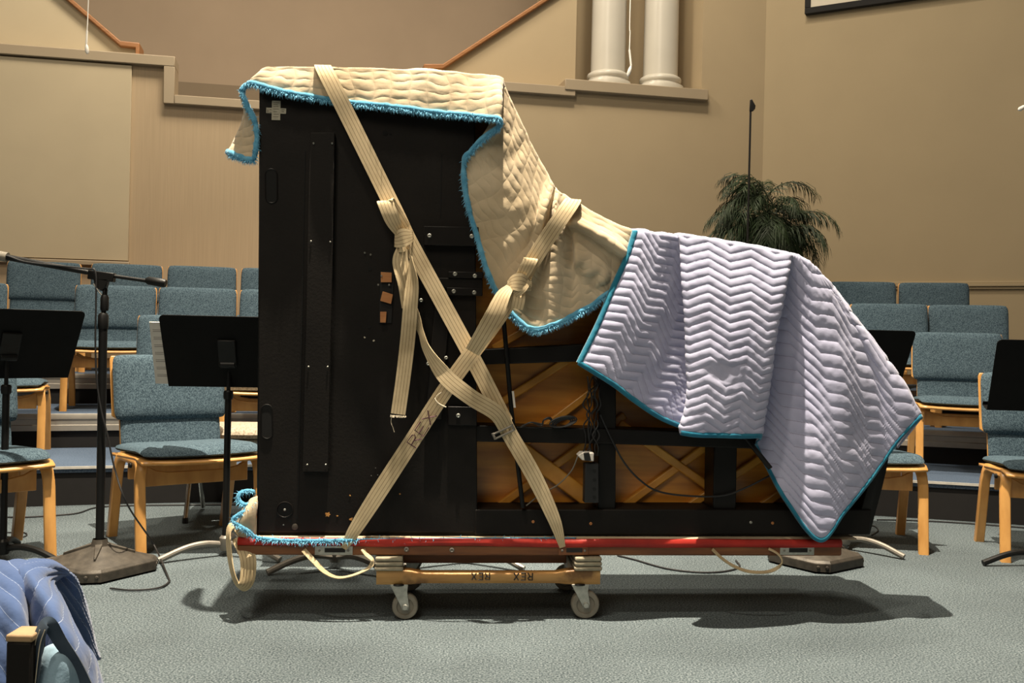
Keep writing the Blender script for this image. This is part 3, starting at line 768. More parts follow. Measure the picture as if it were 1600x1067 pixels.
cp = [L(-20, 392, -.01), L(12, 400, -.014), L(40, 409, -.016), L(90, 415, -.014), L(135, 420, -.018), L(149, 425, -.02), L(150, 470, -.02), L(149, 530, -.02), L(151, 590, -.02), L(158, 640, -.02), L(168, 680, -.02), L(180, 735, -.02), L(200, 790, -.03)]
cp += [atZ(x, y, .006)-Vector((mx, my, 0)) for x, y in ((240, 868), (262, 900), (263, 910), (245, 919), (205, 922), (172, 919))]
cp[-6].z = .05
o = MB().tube(spline(cp, 8), .0035, 8).build('microphone_cable', 'dark_rubber'); o.location = (mx, my, 0)
tag(o, 'thin black cable running down the boom microphone stand to the carpet', 'cable')

p = atZ(1262, 880, 0)
t = thing('microphone_stand', 'microphone stand behind the piano, its square grey base showing under the skid', 'microphone stand', (p.x+.03, p.y, 0), 0)
mic_base(t, .19, R(-98)); MB().tube([(0, 0, .11), (0, 0, .95)], .0145, 14).build('lower_tube', 'black_metal', t)
MB().tube([(0, 0, .95), (0, 0, 1.05)], .008, 12).build('upper_tube', 'black_metal', t)
# thin tall pole with clip beside the palm
q = atY(1173, 165, 5.2)
t = thing('microphone_stand', 'thin tall black pole with a clip on top, rising in front of the palm', 'microphone stand', (q.x, q.y, 0), 0)
MB().lathe([(.13, 0), (.13, .012), (.03, .03), (.014, .05), (.012, .06)], 24).build('base', 'cast', t)
MB().tube([(0, 0, .05), (0, 0, 1.2)], .011, 12).build('lower_tube', 'black_metal', t)
MB().tube([(0, 0, 1.2), (0, 0, q.z-.03)], .0055, 12).build('upper_tube', 'black_metal', t)
c = MB(); z = q.z
c.prism([(-.006, -.008, z-.03), (.012, -.008, z-.03), (.022, -.008, z-.018), (.024, -.008, z+.0), (.014, -.008, z+.016), (.004, -.008, z+.034), (-.004, -.008, z+.03)], (0, .016, 0)); c.build('clip', 'black_metal', t, .003)

# hanging choir microphones
def hang(pts, label, Y):
    w = [atY(a, b, Y) for a, b in pts]; o0 = w[-1]
    t = thing('hanging_microphone', label, 'microphone', o0, 0, 'choir microphones hanging on white cords')
    top = w[0]+Vector((.02, 0, 1.6))
    MB().tube(spline([top-o0]+[q-o0 for q in w[:-2]], 6), .0035, 8).build('cord', 'white_cord', t)
    MB().tube([w[-3]-o0, w[-2]-o0], .0065, 8).build('cord_sleeve', 'white_cord', t)
    d = (w[-1]-w[-2]); MB().tube([w[-2]-o0, w[-2]-o0+d*.3, w[-2]-o0+d*.8, Vector((0, 0, 0))], [.005, .011, .012, .005], 12).build('capsule', 'white_cord', t)
hang([(138, 0), (137, 30), (136, 48), (135, 69), (136.5, 84)], 'hanging white choir microphone above the cream panel at left', 6.2)
hang([(985, 0), (984.5, 50), (983.5, 78), (986, 103), (981, 119)], 'hanging white choir microphone in front of the two columns', 6.2)
hang([(1604, 80), (1603, 120), (1603, 140), (1603, 165), (1591, 172)], 'hanging white choir microphone at the right photo edge', 5.6)

# ================================================================== PALM
pc = atY(1200, 292, 7.75)
t = thing('potted_palm', 'green potted palm against the wall behind the piano', 'potted plant', (pc.x, pc.y, .6), 0)
MB().lathe([(.13, 0), (.16, .02), (.19, .28), (.20, .30), (.185, .30), (.175, .27)], 28).build('pot', 'pot', t)
MB().lathe([(.176, .25), (.176, .268), (.1, .28)], 24).build('soil', 'soil', t)
zc = pc.z-.6
for k in range(5):
    a = k*1.3; MB().tube(spline([(.05*math.cos(a), .05*math.sin(a), .26), (.06*math.cos(a), .06*math.sin(a), .6), (.08*math.cos(a), .06*math.sin(a), zc-.30+.03*k)], 6), .013, 8).build('cane', 'cane', t)
rnd = random.Random(5)
fronds = []
for k in range(52):
    az = k*2.399+rnd.uniform(-.2, .2); el = [62, 40, 20, 0, -18][k % 5]+rnd.uniform(-8, 8); fronds.append((az, el, rnd.uniform(.40, .52)))
fronds += [(2.4, 84, .44), (3.3, 75, .42), (1.9, 80, .40), (.1, 66, .62), (.35, 55, .62), (-.3, 45, .60), (.2, 30, .60), (3.2, 40, .56), (2.8, 52, .56), (3.4, 20, .58), (-1.3, 50, .5), (-1.8, 30, .5), (-1.2, 20, .45)]
for k in range(22): fronds.append((rnd.uniform(2.2, 7.2), rnd.uniform(-35, 25), rnd.uniform(.36, .52)))
fronds += [(3.1, 10, .56), (3.3, -8, .55), (2.9, 25, .56), (3.5, 0, .5), (1.75, 86, .52), (2.6, 80, .54), (2.2, 74, .56)]
for az, el, ln in fronds:
    d = Vector((math.cos(az), math.sin(az)*.72, 0)); mb = MB()
    base = Vector((rnd.uniform(-.08, .08), rnd.uniform(-.05, .05), zc-.22+rnd.uniform(-.26, .10)-(.08 if el < 10 else 0)))
    pts = []; e = R(el); p = base.copy(); N = 16
    for i in range(N+1):
        pts.append(p.copy()); p = p + (d*math.cos(e)+Vector((0, 0, math.sin(e))))*(ln/N); e -= R(8.2)*(.5+i/N)
    mb.tube(pts, [.005*(1-.8*i/N)+.001 for i in range(N+1)], 6)
    side = Vector((-d.y, d.x, 0)).normalized()
    fine = resample(pts, 34)
    for i in range(5, 34):
        f_ = i/34; tg = (fine[min(i+1, 34)]-fine[i-1]).normalized(); L_ = (.20*math.sin(PI*min(1, .25+f_*.72))**.7)*rnd.uniform(.8, 1.1)
        for sg in (-1, 1):
            dr = (side*sg*.7 + tg*.75 + Vector((rnd.uniform(-.2, .2), rnd.uniform(-.2, .2), .12+rnd.uniform(-.25, .2)))).normalized(); q0 = fine[i]
            wv = tg*.0042; n = len(mb.v)
            q1 = q0+dr*L_*.4+Vector((0, 0, -.012)); q2 = q0+dr*L_*.75+Vector((0, 0, -.07*L_/.2)); q3 = q0+dr*L_*.88+Vector((0, 0, -.15*L_/.2))
            mb.v += [q0-wv*.4, q0+wv*.4, q1+wv, q1-wv, q2+wv*.75, q2-wv*.75, q3]
            mb.addf([n, n+1, n+2, n+3]); mb.addf([n+3, n+2, n+4, n+5]); mb.addf([n+5, n+4, n+6])
    mb.build('frond', 'leaf', t, angle=180)

# ================================================================== PIANO
PF = Frame(-.823, 3.19, R(5.3))
P = PF.P
def proot(name, label, cat, group=None): return thing(name, label, cat, PF.o, PF.yaw, group)
piano = proot('grand_piano', 'black grand piano standing on its side, strapped under moving blankets', 'piano')
def ppoly(name, pts, v0, v1, mat, parent=piano, bevel=.003, ref=None):
    q = [P(a, b, v0 if ref is None else ref) for a, b in pts]
    q = [Vector((p.x, v0, p.z)) for p in q]
    return MB().prism(q, (0, v1-v0, 0)).build(name, mat, parent, bevel)
DEP = .36
zb = P(700, 838.5).z
outline = [(401, 838), (1359, 835), (1388, 718), (1386, 660), (1368, 590), (1330, 515), (1285, 450), (1235, 415), (1165, 402), (1075, 390), (985, 380), (925, 352), (880, 322), (846, 282), (820, 235), (800, 185), (785, 140), (770, 129), (406, 116)]
def smooth_outline():
    q = [P(a, b) for a, b in outline]
    cur = spline(q[1:17], 5)
    return [q[0]] + cur + q[17:]
ol = smooth_outline()
# rim: ring of thickness .055
cen = Vector((1.0, 0, .7)); k = len(ol); inner = []
area2 = sum(ol[i].x*ol[(i+1) % k].z-ol[(i+1) % k].x*ol[i].z for i in range(k))
for i in range(k):
    a, b, c = ol[i-1], ol[i], ol[(i+1) % k]
    t1 = (b-a).normalized(); t2 = (c-b).normalized(); n1 = Vector((-t1.z, 0, t1.x)); n2 = Vector((-t2.z, 0, t2.x)); nn = (n1+n2)
    nn = nn.normalized() if nn.length > .01 else n1
    if area2 < 0: nn = -nn
    inner.append(b + nn*(.052/max(.5, nn.dot(n1 if area2 > 0 else -n1))))
mb = MB(); rows = [ol+[ol[0]], inner+[inner[0]]]
off = Vector((0, DEP, 0))
seq = [rows[0], rows[1], [p+off for p in rows[1]], [p+off for p in rows[0]], rows[0]]
mb.grid(seq); weld(mb.build('rim', 'black', piano, .003, angle=30))
mb = MB(); mb.prism([p+Vector((0, DEP+.002, 0)) for p in ol], (0, .025, 0)); mb.build('lid', 'black', piano, .004)
sb = MB(); sb.prism([p+Vector((0, .15, 0)) for p in inner], (0, .012, 0)); sb.build('soundboard', 'soundboard', piano)
# ribs on the soundboard, crossing diagonally
def rib(a, b, w=.028, v=.128, mat='rib', h=.022):
    A, B = P(*a, .15), P(*b, .15); d = (B-A).normalized(); s = Vector((-d.z, 0, d.x))*(w/2)
    A.y = B.y = v
    MB().prism([A-s, B-s, B+s, A+s], (0, h, 0)).build('soundboard_rib', mat, piano, .005)
for a, b in (((765, 640), (1030, 470)), ((800, 705), (985, 565)), ((765, 800), (975, 648)), ((960, 800), (1220, 610)), ((1060, 800), (1260, 665)), ((1180, 795), (1330, 690)), ((770, 545), (900, 470)), ((1140, 645), (1250, 560))): rib(a, b)
rib((800, 690), (945, 800), .055, .118, 'rib', .012); rib((965, 660), (1120, 770), .03, .122, 'rib', .012)
# key bed: big flat board
ppoly('key_bed', [(405, 132), (742, 148), (746, 832), (402, 832)], -.004, .10, 'black_matte', bevel=.004)
gm = MB()
for a, b, c, d in ((477, 236, 479, 790), (690, 240, 692, 340), (689, 388, 691, 640), (686, 640, 687, 716)):
    A, B = P(a, b, -.005), P(c, d, -.005); gm.box((A.x-.0015, -.0056, B.z), (A.x+.0015, -.003, A.z))
gm.build('board_seam', plain('seam_black', (.002, .002, .002), .9), piano)
o = ppoly('cleat_rail', [(485, 207), (523, 207), (513, 737), (472, 737)], -.028, -.004, 'black_matte', bevel=.002)
sc = MB()
def screw(px, py, v=-.03, r=.006, mat='zinc', parent=piano, name='screw'):
    q = P(px, py, v); MB().lathe([(r, 0), (r, .002), (r*.6, .0035), (r*.35, .0015)], 12, Matrix.Translation((q.x, v, q.z)) @ Matrix.Rotation(R(90), 4, 'X')).build(name, mat, parent)
for x, y in ((490, 224), (519, 224), (486, 377), (516, 378), (482, 573), (512, 573), (480, 726), (509, 726)): screw(x, y, -.029, .003)
# hand holes (flat near-black patches painted for the dark inside, with a rim)
def slot(name, cx, y0, y1, w, tiltx):
    A, B = P(cx, y0, -.005), P(cx+tiltx, y1, -.005); r = w/2; mb = MB(); pts = []
    for i in range(13): a = PI*i/12; pts.append(A+Vector((r*math.cos(a), 0, r*math.sin(a)-r)))
    for i in range(13): a = PI+PI*i/12; pts.append(B+Vector((r*math.cos(a), 0, r*math.sin(a)+r)))
    mb.tube(pts, .0022, 6, closed=True); mb.build('hand_hole_rim', 'black', piano)
    MB().prism([p+Vector((0, -.0006, 0)) for p in pts], (0, .002, 0)).build('hand_hole', plain('hole_black', (.001, .001, .001), .9), piano)
slot('a', 424, 264, 317, .037, 0); slot('b', 417, 632, 685, .035, 0)
# leg plates and blocks
def block(name, x0, y0, x1, y1, v0, screws, v1=-.004):
    ppoly(name, [(x0, y0), (x1, y0+.02*(x1-x0)), (x1, y1+.02*(x1-x0)), (x0, y1)], v0, v1, 'black', bevel=.002)
    for s in screws: screw(s[0], s[1], v0-.001, .0068)
block('leg_plate', 662, 353, 748, 383, -.035, [(671, 368), (737, 369)])
block('leg_plate', 700, 424, 755, 434, -.026, [(711, 428), (742, 431)])
block('leg_plate', 684, 434, 754, 450, -.018, [])
block('leg_plate', 698, 449, 754, 461, -.026, [(709, 455), (741, 457)])
ppoly('lyre_arm', [(680, 470), (703, 470), (690, 655), (664, 655)], -.02, -.004, 'black')
for s in ((697, 559), (669, 568), (658, 469)): screw(s[0], s[1], -.022, .006)
ppoly('lyre_plate', [(594, 424), (616, 424), (612, 505), (592, 505)], -.008, -.004, plain('plate_black', (.004, .004, .004), .8), bevel=.001)  # near-black plate behind the wood blocks
for q in ([(595, 425), (612, 426), (612, 441), (595, 441)], [(598, 455), (614, 460), (611, 475), (594, 470)], [(594, 487), (604, 487), (603, 504), (594, 504)]):
    ppoly('wood_block', q, -.016, -.008, 'raw_wood', bevel=.001)
block('corner_block', 700, 635, 745, 664, -.02, [(716, 649)])
for x, y, r in ((578, 420, .006), (577, 510, .006), (730, 406, .005), (602, 208, .008), (610, 209, .004)):
    q = P(x, y, -.005); MB().lathe([(r, 0), (r, .0012)], 14, Matrix.Translation((q.x, -.0045, q.z)) @ Matrix.Rotation(R(90), 4, 'X')).build('bolt_hole', plain('hole', (.001, .001, .001), .9) if 'hole' not in bpy.data.materials else bpy.data.materials['hole'], piano)
for x, y in ((596, 431), (591, 445), (608, 445), (570, 395), (579, 398)): screw(x, y, -.017 if x > 590 else -.006, .003)
# pedal socket, chips, paint marks
q = P(445, 796, -.005)
Mq = Matrix.Translation((q.x, -.004, q.z)) @ Matrix.Rotation(R(90), 4, 'X')
MB().lathe([(.024, 0), (.027, .001), (.027, .004), (.024, .005), (.022, .0015), (.004, .001)], 28, Mq).build('caster_socket', 'black', piano)
MB().lathe([(.004, .001), (.004, .004), (.002, .005)], 10, Mq).build('socket_pin', 'zinc', piano)
q = P(461, 823, -.005); MB().lathe([(.005, 0), (.010, .001), (.010, .004), (.006, .005)], 16, Matrix.Translation((q.x, -.004, q.z)) @ Matrix.Rotation(R(90), 4, 'X')).build('button', 'cast', piano)
def chip(cx, cy, r, mat='chip', n=11, name='paint_chip'):
    c0 = P(cx, cy, -.0055); pts = []
    for i in range(n): a = 2*PI*i/n; rr = r*random.uniform(.4, 1.15); pts.append(c0+Vector((rr*math.cos(a)*1.2, 0, rr*math.sin(a))))
    MB().prism(pts, (0, .0012, 0)).build(name, mat, piano)
chip(512, 804, .011); chip(549, 811, .006); chip(527, 806, .003); chip(547, 774, .003); chip(443, 820, .0025, 'zinc'); chip(570, 527, .0035, 'label', 7); chip(584, 532, .0035, 'label', 7); chip(625, 772, .003)
for x, y in ((587, 731), (580, 743), (590, 742)): chip(x, y, .0016, 'zinc', 6)
# cross shaped label
lb = MB()
for a, b, c, d in ((425, 157, 438, 188), (416, 168, 447, 178)):
    A, B = P(a, b, -.0055), P(c, d, -.0055); lb.box((A.x, -.0062-(a == 425)*.0006, B.z), (B.x, -.004, A.z))
lb = lb.build('cross_label', 'label', piano, .001)
lm = MB()
for a, b, c, d in ((427, 160, 436, 161), (427, 163, 434, 164), (427, 166, 435, 167), (427, 170, 436, 171), (427, 174, 433, 175), (427, 178, 436, 179), (427, 182, 435, 183), (418, 171, 419, 176), (421, 171, 424, 172), (421, 175, 424, 176), (440, 171, 445, 172), (440, 174, 444, 175)):
    A, B = P(a, b, -.0065), P(c, d, -.0065); lm.box((A.x, -.0072, B.z), (B.x, -.0066, A.z))
lm.build('label_print', plain('print_grey', (.16, .14, .11), .8), lb)
# frame beams of the underside
ppoly('beam', [(742, 546), (905, 538), (1060, 530), (1060, 556), (905, 565), (742, 570)], 0.0, .11, 'black', bevel=.004)
ppoly('beam', [(742, 664), (960, 670), (1200, 678), (1330, 682), (1330, 706), (1200, 702), (960, 694), (742, 690)], 0.0, .11, 'black', bevel=.004)
ppoly('beam', [(936, 560), (963, 560), (962, 805), (934, 805)], .01, .12, 'black', bevel=.004)
ppoly('beam', [(1116, 690), (1152, 690), (1150, 805), (1114, 805)], .01, .12, 'black', bevel=.004)
ppoly('side_rail', [(742, 796), (1362, 796), (1359, 835), (742, 836)], -.006, .14, 'black_matte', bevel=.004)
for x, y in ((833, 815), (923, 818), (1173, 816), (1207, 817)): screw(x, y, -.0065, .005, 'raw_wood' if x != 1173 else 'zinc', name='plug')
MB().tube([P(787, 500, -.02), P(799, 640, -.02), P(817, 793, -.02)], .0075, 12).build('lid_prop', 'black_metal', piano)
A, B = P(801, 611, -.03), P(804, 637, -.03); MB().prism([A+Vector((-.003, 0, 0)), A+Vector((.004, 0, 0)), B+Vector((.004, 0, 0)), B+Vector((-.003, 0, 0))], (0, .002, 0)).build('prop_label', 'paper', piano)

# humidity system: power strip + cables (hang on the piano underside)
ps = proot('power_strip', 'black power strip with a plug and wires on the piano underside', 'power strip')
pv = -.012
ppoly('housing', [(914, 724), (936, 724), (936, 786), (913, 786)], pv-.02, .008, 'dark_rubber', ps, .004)
ppoly('plug', [(903, 712), (909, 707), (928, 707), (928, 721), (910, 719)], pv-.03, .006, 'paper', ps, .003)
ppoly('plug_cap', [(912, 708), (921, 707), (924, 720), (914, 720)], pv-.04, pv-.03, 'dark_rubber', ps, .002)
for y in (736, 750, 764, 777):
    q = P(929, y, pv-.02); MB().lathe([(.006, 0), (.006, .001)], 12, Matrix.Translation(q) @ Matrix.Rotation(R(90), 4, 'X')).build('outlet', plain('o', (.001, .001, .001)) if 'o' not in bpy.data.materials else bpy.data.materials['o'], ps)
rnd = random.Random(3)
cords = proot('cable_bundle', 'tangled black cable bundle hanging beside the vertical piano beam', 'cable')
for k in range(7):
    x = 918+k*3; pts = [P(x+rnd.uniform(-2, 6), 588, .0)]
    for j in range(8): pts.append(P(x+rnd.uniform(-7, 8)-j*.6, 600+j*16, -.012+rnd.uniform(-.012, .008)))
    MB().tube(spline(pts, 6), .0025, 6).build('wire', 'dark_rubber', cords)
for k in range(4):
    pts = [P(880+(12+k*3)*math.cos(a)+.3*18*math.sin(a)*0, 661+(5.5+k*.8)*math.sin(a)-k*.7-7*math.cos(a)*.5, -.006-.003*k) for a in [2*PI*i/18 for i in range(18)]]
    o = MB().tube(pts, .003, 6, closed=True).build('coil', 'dark_rubber', cords)
for k in range(2):
    MB().tube(spline([P(815, 666, -.004), P(830, 660, -.006-.004*k), P(846, 662+k*3, -.008), P(850, 656, -.01), P(860, 655-k*2, -.008), P(866, 668, -.008)], 8), .0028, 6).build('wire', 'dark_rubber', cords)
o = MB().tube(spline([P(938, 648, -.01), P(955, 685, -.012), P(975, 722, -.01), P(1000, 750, -.005), P(1030, 768, 0), P(1080, 775, .0), P(1130, 774, -.003), P(1165, 762, -.004), P(1205, 742, -.002)], 8), .0032, 8).build('piano_cable', 'dark_rubber')
o.location = PF.o; o.rotation_euler = (0, 0, PF.yaw); tag(o, 'black cable sagging across the lower right piano openings', 'cable')
o = MB().tube(spline([P(903, 712, -.03), P(893, 735, -.01), P(872, 757, .0), P(845, 772, .0), P(822, 790, .0)], 8), .0022, 8).build('plug_wire', 'rubber')
o.location = PF.o; o.rotation_euler = (0, 0, PF.yaw); tag(o, 'thin grey wire curving from the white plug behind the strap', 'cable')
o = MB().tube([P(1155, 671, -.06), P(1204, 732, -.115)], .0085, 12).build('loose_rod', 'black_metal')
o.location = PF.o; o.rotation_euler = (0, 0, PF.yaw); tag(o, 'short black rod poking out from under the lavender blanket', 'rod')

# ------------------------------------------------------------------ TAN BLANKET
def hang_back(col, z_drop=.3, r=.02, top_v=None):
    """continue a column from its top point over the case and down the far side"""
    p = col[0]; e = []
    vb = DEP+.05
    e = [Vector((p.x, vb+.012, p.z-z_drop)), Vector((p.x, vb+.01, p.z-.10)), Vector((p.x, vb-.005, p.z-.015)), Vector((p.x, vb-.04, p.z+.006)), Vector((p.x, max(p.y+.02, vb*.5), p.z+.008)), Vector((p.x, max(p.y+.008, .03), p.z+.006))]
    return e
TB = proot('moving_blanket', 'tan quilted moving blanket with fuzzy sky-blue edging over the upright piano end', 'blanket', 'moving blankets over the piano')
def C(*pts): return [P(a, b, v) for a, b, v in pts]
tcols = [
 C((401, 112, 0.0), (394, 120, -.02), (387, 130, -.015)),
 C((412, 105, -.012), (405, 118, -.03), (400, 132, -.03)),
 C((430, 102.5, -.02), (427, 122, -.036), (425, 140, -.038)),
 C((470, 103, -.02), (468, 128, -.034), (466, 149, -.036)),
 C((508, 104, -.02), (510, 130, -.028), (512, 156, -.028)),
 C((560, 106, -.02), (562, 136, -.036), (562, 163, -.04)),
 C((620, 109, -.02), (622, 142, -.038), (622, 170, -.044)),
 C((680, 112.5, -.02), (684, 147, -.038), (686, 178, -.045)),
 C((730, 116, -.02), (735, 150, -.042), (738, 183, -.055)),
 C((762, 118, -.024), (764, 152, -.066), (764, 186, -.085)),
 C((776, 119, -.03), (779, 152, -.09), (778, 187, -.115)),
 C((783, 122, -.03), (781, 155, -.085), (779, 198, -.10)),
 C((785, 126, -.022), (776, 168, -.05), (757, 214, -.06)),
 C((789, 137, -.02), (770, 190, -.04), (735, 236, -.035)),
 C((796, 152, -.02), (776, 218, -.046), (725, 256, -.03)),
 C((806, 173, -.02), (784, 250, -.052), (726, 292, -.028)),
 C((820, 203, -.02), (798, 285, -.056), (733, 330, -.030)),
 C((834, 232, -.02), (812, 320, -.060), (745, 372, -.034)),
 C((848, 260, -.02), (828, 352, -.070), (758, 415, -.036)),
 C((858, 278, -.024), (842, 330, -.074), (822, 395, -.058), (776, 458, -.036)),
 C((864, 287, -.030), (853, 335, -.080), (838, 400, -.064), (800, 492, -.045)),
 C((868, 292, -.024), (860, 330, -.040), (852, 385, -.036), (832, 516, -.050)),
 C((874, 298, -.034), (868, 330, -.068), (872, 380, -.070), (862, 509, -.054)),
 C((882, 305, -.022), (880, 335, -.036), (894, 390, -.036), (886, 499, -.046)),
 C((892, 313, -.030), (893, 335, -.050), (896, 348, -.070), (898, 362, -.040), (902, 405, -.064), (904, 425, -.040), (906, 488, -.050)),
 C((908, 323, -.024), (910, 342, -.048), (914, 357, -.076), (917, 371, -.036), (922, 420, -.062), (924, 436, -.040), (925, 478, -.044)),
 C((928, 335, -.028), (932, 354, -.050), (936, 369, -.078), (938, 383, -.036), (942, 434, -.058), (942, 446, -.040), (942, 464, -.042)),
 C((948, 346, -.022), (951, 366, -.050), (954, 381, -.074), (956, 396, -.036), (956, 425, -.040), (954, 445, -.038), (952, 458, -.036)),
 C((968, 355, -.024), (970, 376, -.046), (972, 393, -.066), (972, 408, -.034), (970, 425, -.034), (966, 440, -.034), (962, 452, -.034)),
 C((992, 364, -.016), (985, 400, -.02), (975, 440, -.02)),
 C((1010, 369, -.010), (1004, 400, -.012), (996, 430, -.012)),
]
ROWS = 110; NB = 6
full = [hang_back(c)+spline(c, 6) for c in tcols]
def build_blanket(cols, fr, sp, nb, hfun, back_rows=16):
    front = sheet(cols, fr, sp)
    bk = sheet([hang_back(c)+[c[0]] for c in cols], back_rows, sp)
    G = [b[:-1]+f for b, f in zip(bk, front)]
    # soften the crease between the far side and the front
    for row in G:
        for _ in range(2):
            q = [p.copy() for p in row]
            for j in range(back_rows-3, back_rows+3): row[j] = (q[j-1]+q[j]*2+q[j+1])/4
    return G, back_rows
G, br = build_blanket(tcols, ROWS, 10, 6, None)
S_, T_ = st_coords(G); N_ = normals_of(G)
flip = 1 if N_[100][br+40].y < 0 else -1
nI, nJ = len(G), len(G[0]); t0 = T_[0][br]
G2 = []
for i in range(nI):
    row = []
    for j in range(nJ):
        s, tt = S_[i][j], T_[i][j]-T_[i][br]
        # stitched rows radiating with irregular puckers
        a = (s*1.0)/.034+.35*math.sin(tt*22); b = (tt+.012*math.sin(s*26))/.030
        q = (abs(math.sin(PI*a))*.45+.55*abs(math.sin(PI*b)))**.6
        wr = vnoise(s*24+tt*14, tt*8)*.7+vnoise(s*50, tt*22+7)*.3
        h = .0008*q + .0072*(wr-.5) + .014*(vnoise(s*7, tt*5+2)-.5)
        row.append(G[i][j]+N_[i][j]*flip*h)
    G2.append(row)
mb = MB(); mb.grid(G2, [[(S_[i][j], T_[i][j]-T_[i][br]) for j in range(nJ)] for i in range(nI)])
# left corner flap hanging past the end of the case
fc = [C((378, 142, .0), (388, 168, -.004), (399, 190, -.008), (402, 220, -.01), (397, 250, -.008)),
      C((377, 143, .02), (387, 170, .01), (392, 195, .01), (392, 222, .01), (386, 249, .0)),
      C((376, 144, .04), (385, 172, .035), (384, 196, .035), (378, 222, .035), (370, 244, .03)),
      C((376, 145, .06), (383, 173, .07), (378, 196, .08), (368, 218, .08), (358, 238, .07)),
      C((380, 146, .20), (385, 174, .2), (382, 198, .2), (374, 222, .2), (366, 244, .19))]
GF = sheet(fc, 26, 6); SF, TF = st_coords(GF); NF = normals_of(GF); fl_ = 1 if NF[8][10].y < 0 else -1
GF2 = [[GF[i][j]+NF[i][j]*fl_*(.003*(abs(math.sin(PI*(SF[i][j]+TF[i][j]*.6)/.024))*abs(math.sin(PI*(TF[i][j]-SF[i][j]*.4)/.024)))**.5) for j in range(len(GF[0]))] for i in range(len(GF))]
mb.grid(GF2, [[(SF[i][j], TF[i][j]) for j in range(len(GF2[0]))] for i in range(len(GF2))])
mb.build('quilted_cloth', 'tan', TB, solid=.007, angle=180, offset=0)
hb = MB()
fz = MB(); hem(hb, [r[-1]+Vector((0, -.005, .002)) for r in G2[2:]], .0092, 12, (0, -.3, -1.2), fr=fz); ho = hb.build('binding', 'binding_blue', TB, angle=180); fz.build('fringe', 'fringe', ho, angle=180)
hb = MB(); fz = MB(); hem(hb, [GF2[0][j] for j in range(len(GF2[0]))], .009, 8, (.3, -.3, -.4), fr=fz); hem(hb, [r[-1] for r in GF2], .010, 12, (0, 0, -1), fr=fz); hem(hb, [GF2[6+0][j]+Vector((0, -.01, 0)) for j in range(0, 22)] if False else [G2[i][-1]+Vector((0, -.005, 0)) for i in range(0, 4)]+[P(383, 134, .0), P(377, 143, .0)], .009, 8, (0, -.3, -.4), fr=fz); ho = hb.build('binding', 'binding_blue', TB, angle=180); fz.build('fringe', 'fringe', ho, angle=180)

# ------------------------------------------------------------------ LAVENDER BLANKET
LB = proot('moving_blanket', 'lavender chevron-quilted moving blanket with teal binding over the piano tail', 'blanket', 'moving blankets over the piano')
KL = .72
def C(*pts): return [P(a, b, v if v > -.03 else -.03+(v+.03)*KL) for a, b, v in pts]
lcols = [
 C((991, 360, -.050), (978, 400, -.064), (955, 452, -.080), (932, 508, -.090), (903, 567, -.094)),
 C((1004, 361, -.050), (996, 410, -.074), (978, 470, -.098), (955, 530, -.110), (930, 584, -.112)),
 C((1020, 364, -.050), (1014, 420, -.068), (1002, 480, -.090), (985, 550, -.104), (960, 603, -.108)),
 C((1036, 366, -.050), (1032, 430, -.052), (1026, 500, -.062), (1012, 570, -.074), (994, 629, -.084)),
 C((1050, 368, -.044), (1050, 440, -.028), (1050, 520, -.026), (1044, 600, -.034), (1034, 655, -.050)),
 C((1063, 370, -.040), (1072, 450, -.010), (1082, 540, -.004), (1086, 620, -.006), (1078, 673, -.022)),
 C((1064, 367, -.066), (1074, 450, -.080), (1083, 550, -.090), (1084, 620, -.096), (1074, 676, -.096)),
 C((1068, 366, -.086), (1070, 450, -.132), (1076, 550, -.160), (1075, 620, -.170), (1063, 677, -.172)),
 C((1095, 371, -.090), (1096, 455, -.160), (1100, 550, -.196), (1095, 620, -.206), (1088, 681, -.206)),
 C((1140, 379, -.090), (1140, 462, -.166), (1138, 555, -.204), (1132, 620, -.214), (1128, 682, -.214)),
 C((1190, 388, -.090), (1187, 468, -.156), (1178, 560, -.190), (1168, 625, -.198), (1162, 683, -.198)),
 C((1232, 396, -.080), (1225, 440, -.126), (1210, 520, -.156), (1198, 610, -.168), (1188, 683, -.168)),
 C((1234, 398, -.066), (1219, 450, -.080), (1200, 540, -.090), (1189, 620, -.096), (1182, 690, -.096)),
 C((1236, 399, -.050), (1212, 470, -.016), (1193, 560, -.010), (1185, 640, -.010), (1182, 700, -.022)),
 C((1242, 398, -.052), (1233, 480, -.010), (1219, 570, -.008), (1207, 650, -.014), (1197, 727, -.040)),
 C((1250, 401, -.058), (1256, 490, -.040), (1250, 590, -.040), (1238, 690, -.052), (1228, 783, -.090)),
 C((1258, 406, -.062), (1276, 495, -.078), (1280, 600, -.096), (1276, 710, -.116), (1280, 845, -.124)),
 C((1268, 414, -.062), (1298, 500, -.088), (1312, 600, -.118), (1312, 700, -.130), (1320, 800, -.126)),
 C((1278, 424, -.058), (1320, 505, -.064), (1344, 600, -.082), (1348, 690, -.090), (1355, 757, -.094)),
 C((1286, 433, -.054), (1336, 515, -.046), (1368, 600, -.052), (1376, 670, -.060), (1380, 722, -.060)),
 C((1294, 442, -.046), (1350, 530, -.052), (1388, 605, -.072), (1402, 655, -.082), (1402, 690, -.080)),
 C((1298, 447, -.030), (1358, 532, -.040), (1402, 602, -.064), (1420, 640, -.074), (1422, 668, -.070)),
 C((1300, 449, -.010), (1364, 534, -.010), (1412, 602, -.030), (1430, 635, -.044), (1440, 652, -.046)),
 C((1300, 450, .06), (1363, 536, .06), (1410, 606, .05), (1424, 640, .05), (1428, 668, .05)),
 C((1298, 452, .18), (1358, 545, .18), (1398, 620, .18), (1404, 660, .18), (1402, 700, .17)),
]
spans = [10, 12, 12, 12, 12, 5, 7, 14, 22, 26, 22, 5, 6, 12, 14, 18, 20, 20, 16, 14, 12, 8, 7, 8]
def C(*pts): return [P(a, b, v) for a, b, v in pts]
G, br = build_blanket(lcols, 230, spans, 6, None, 16)
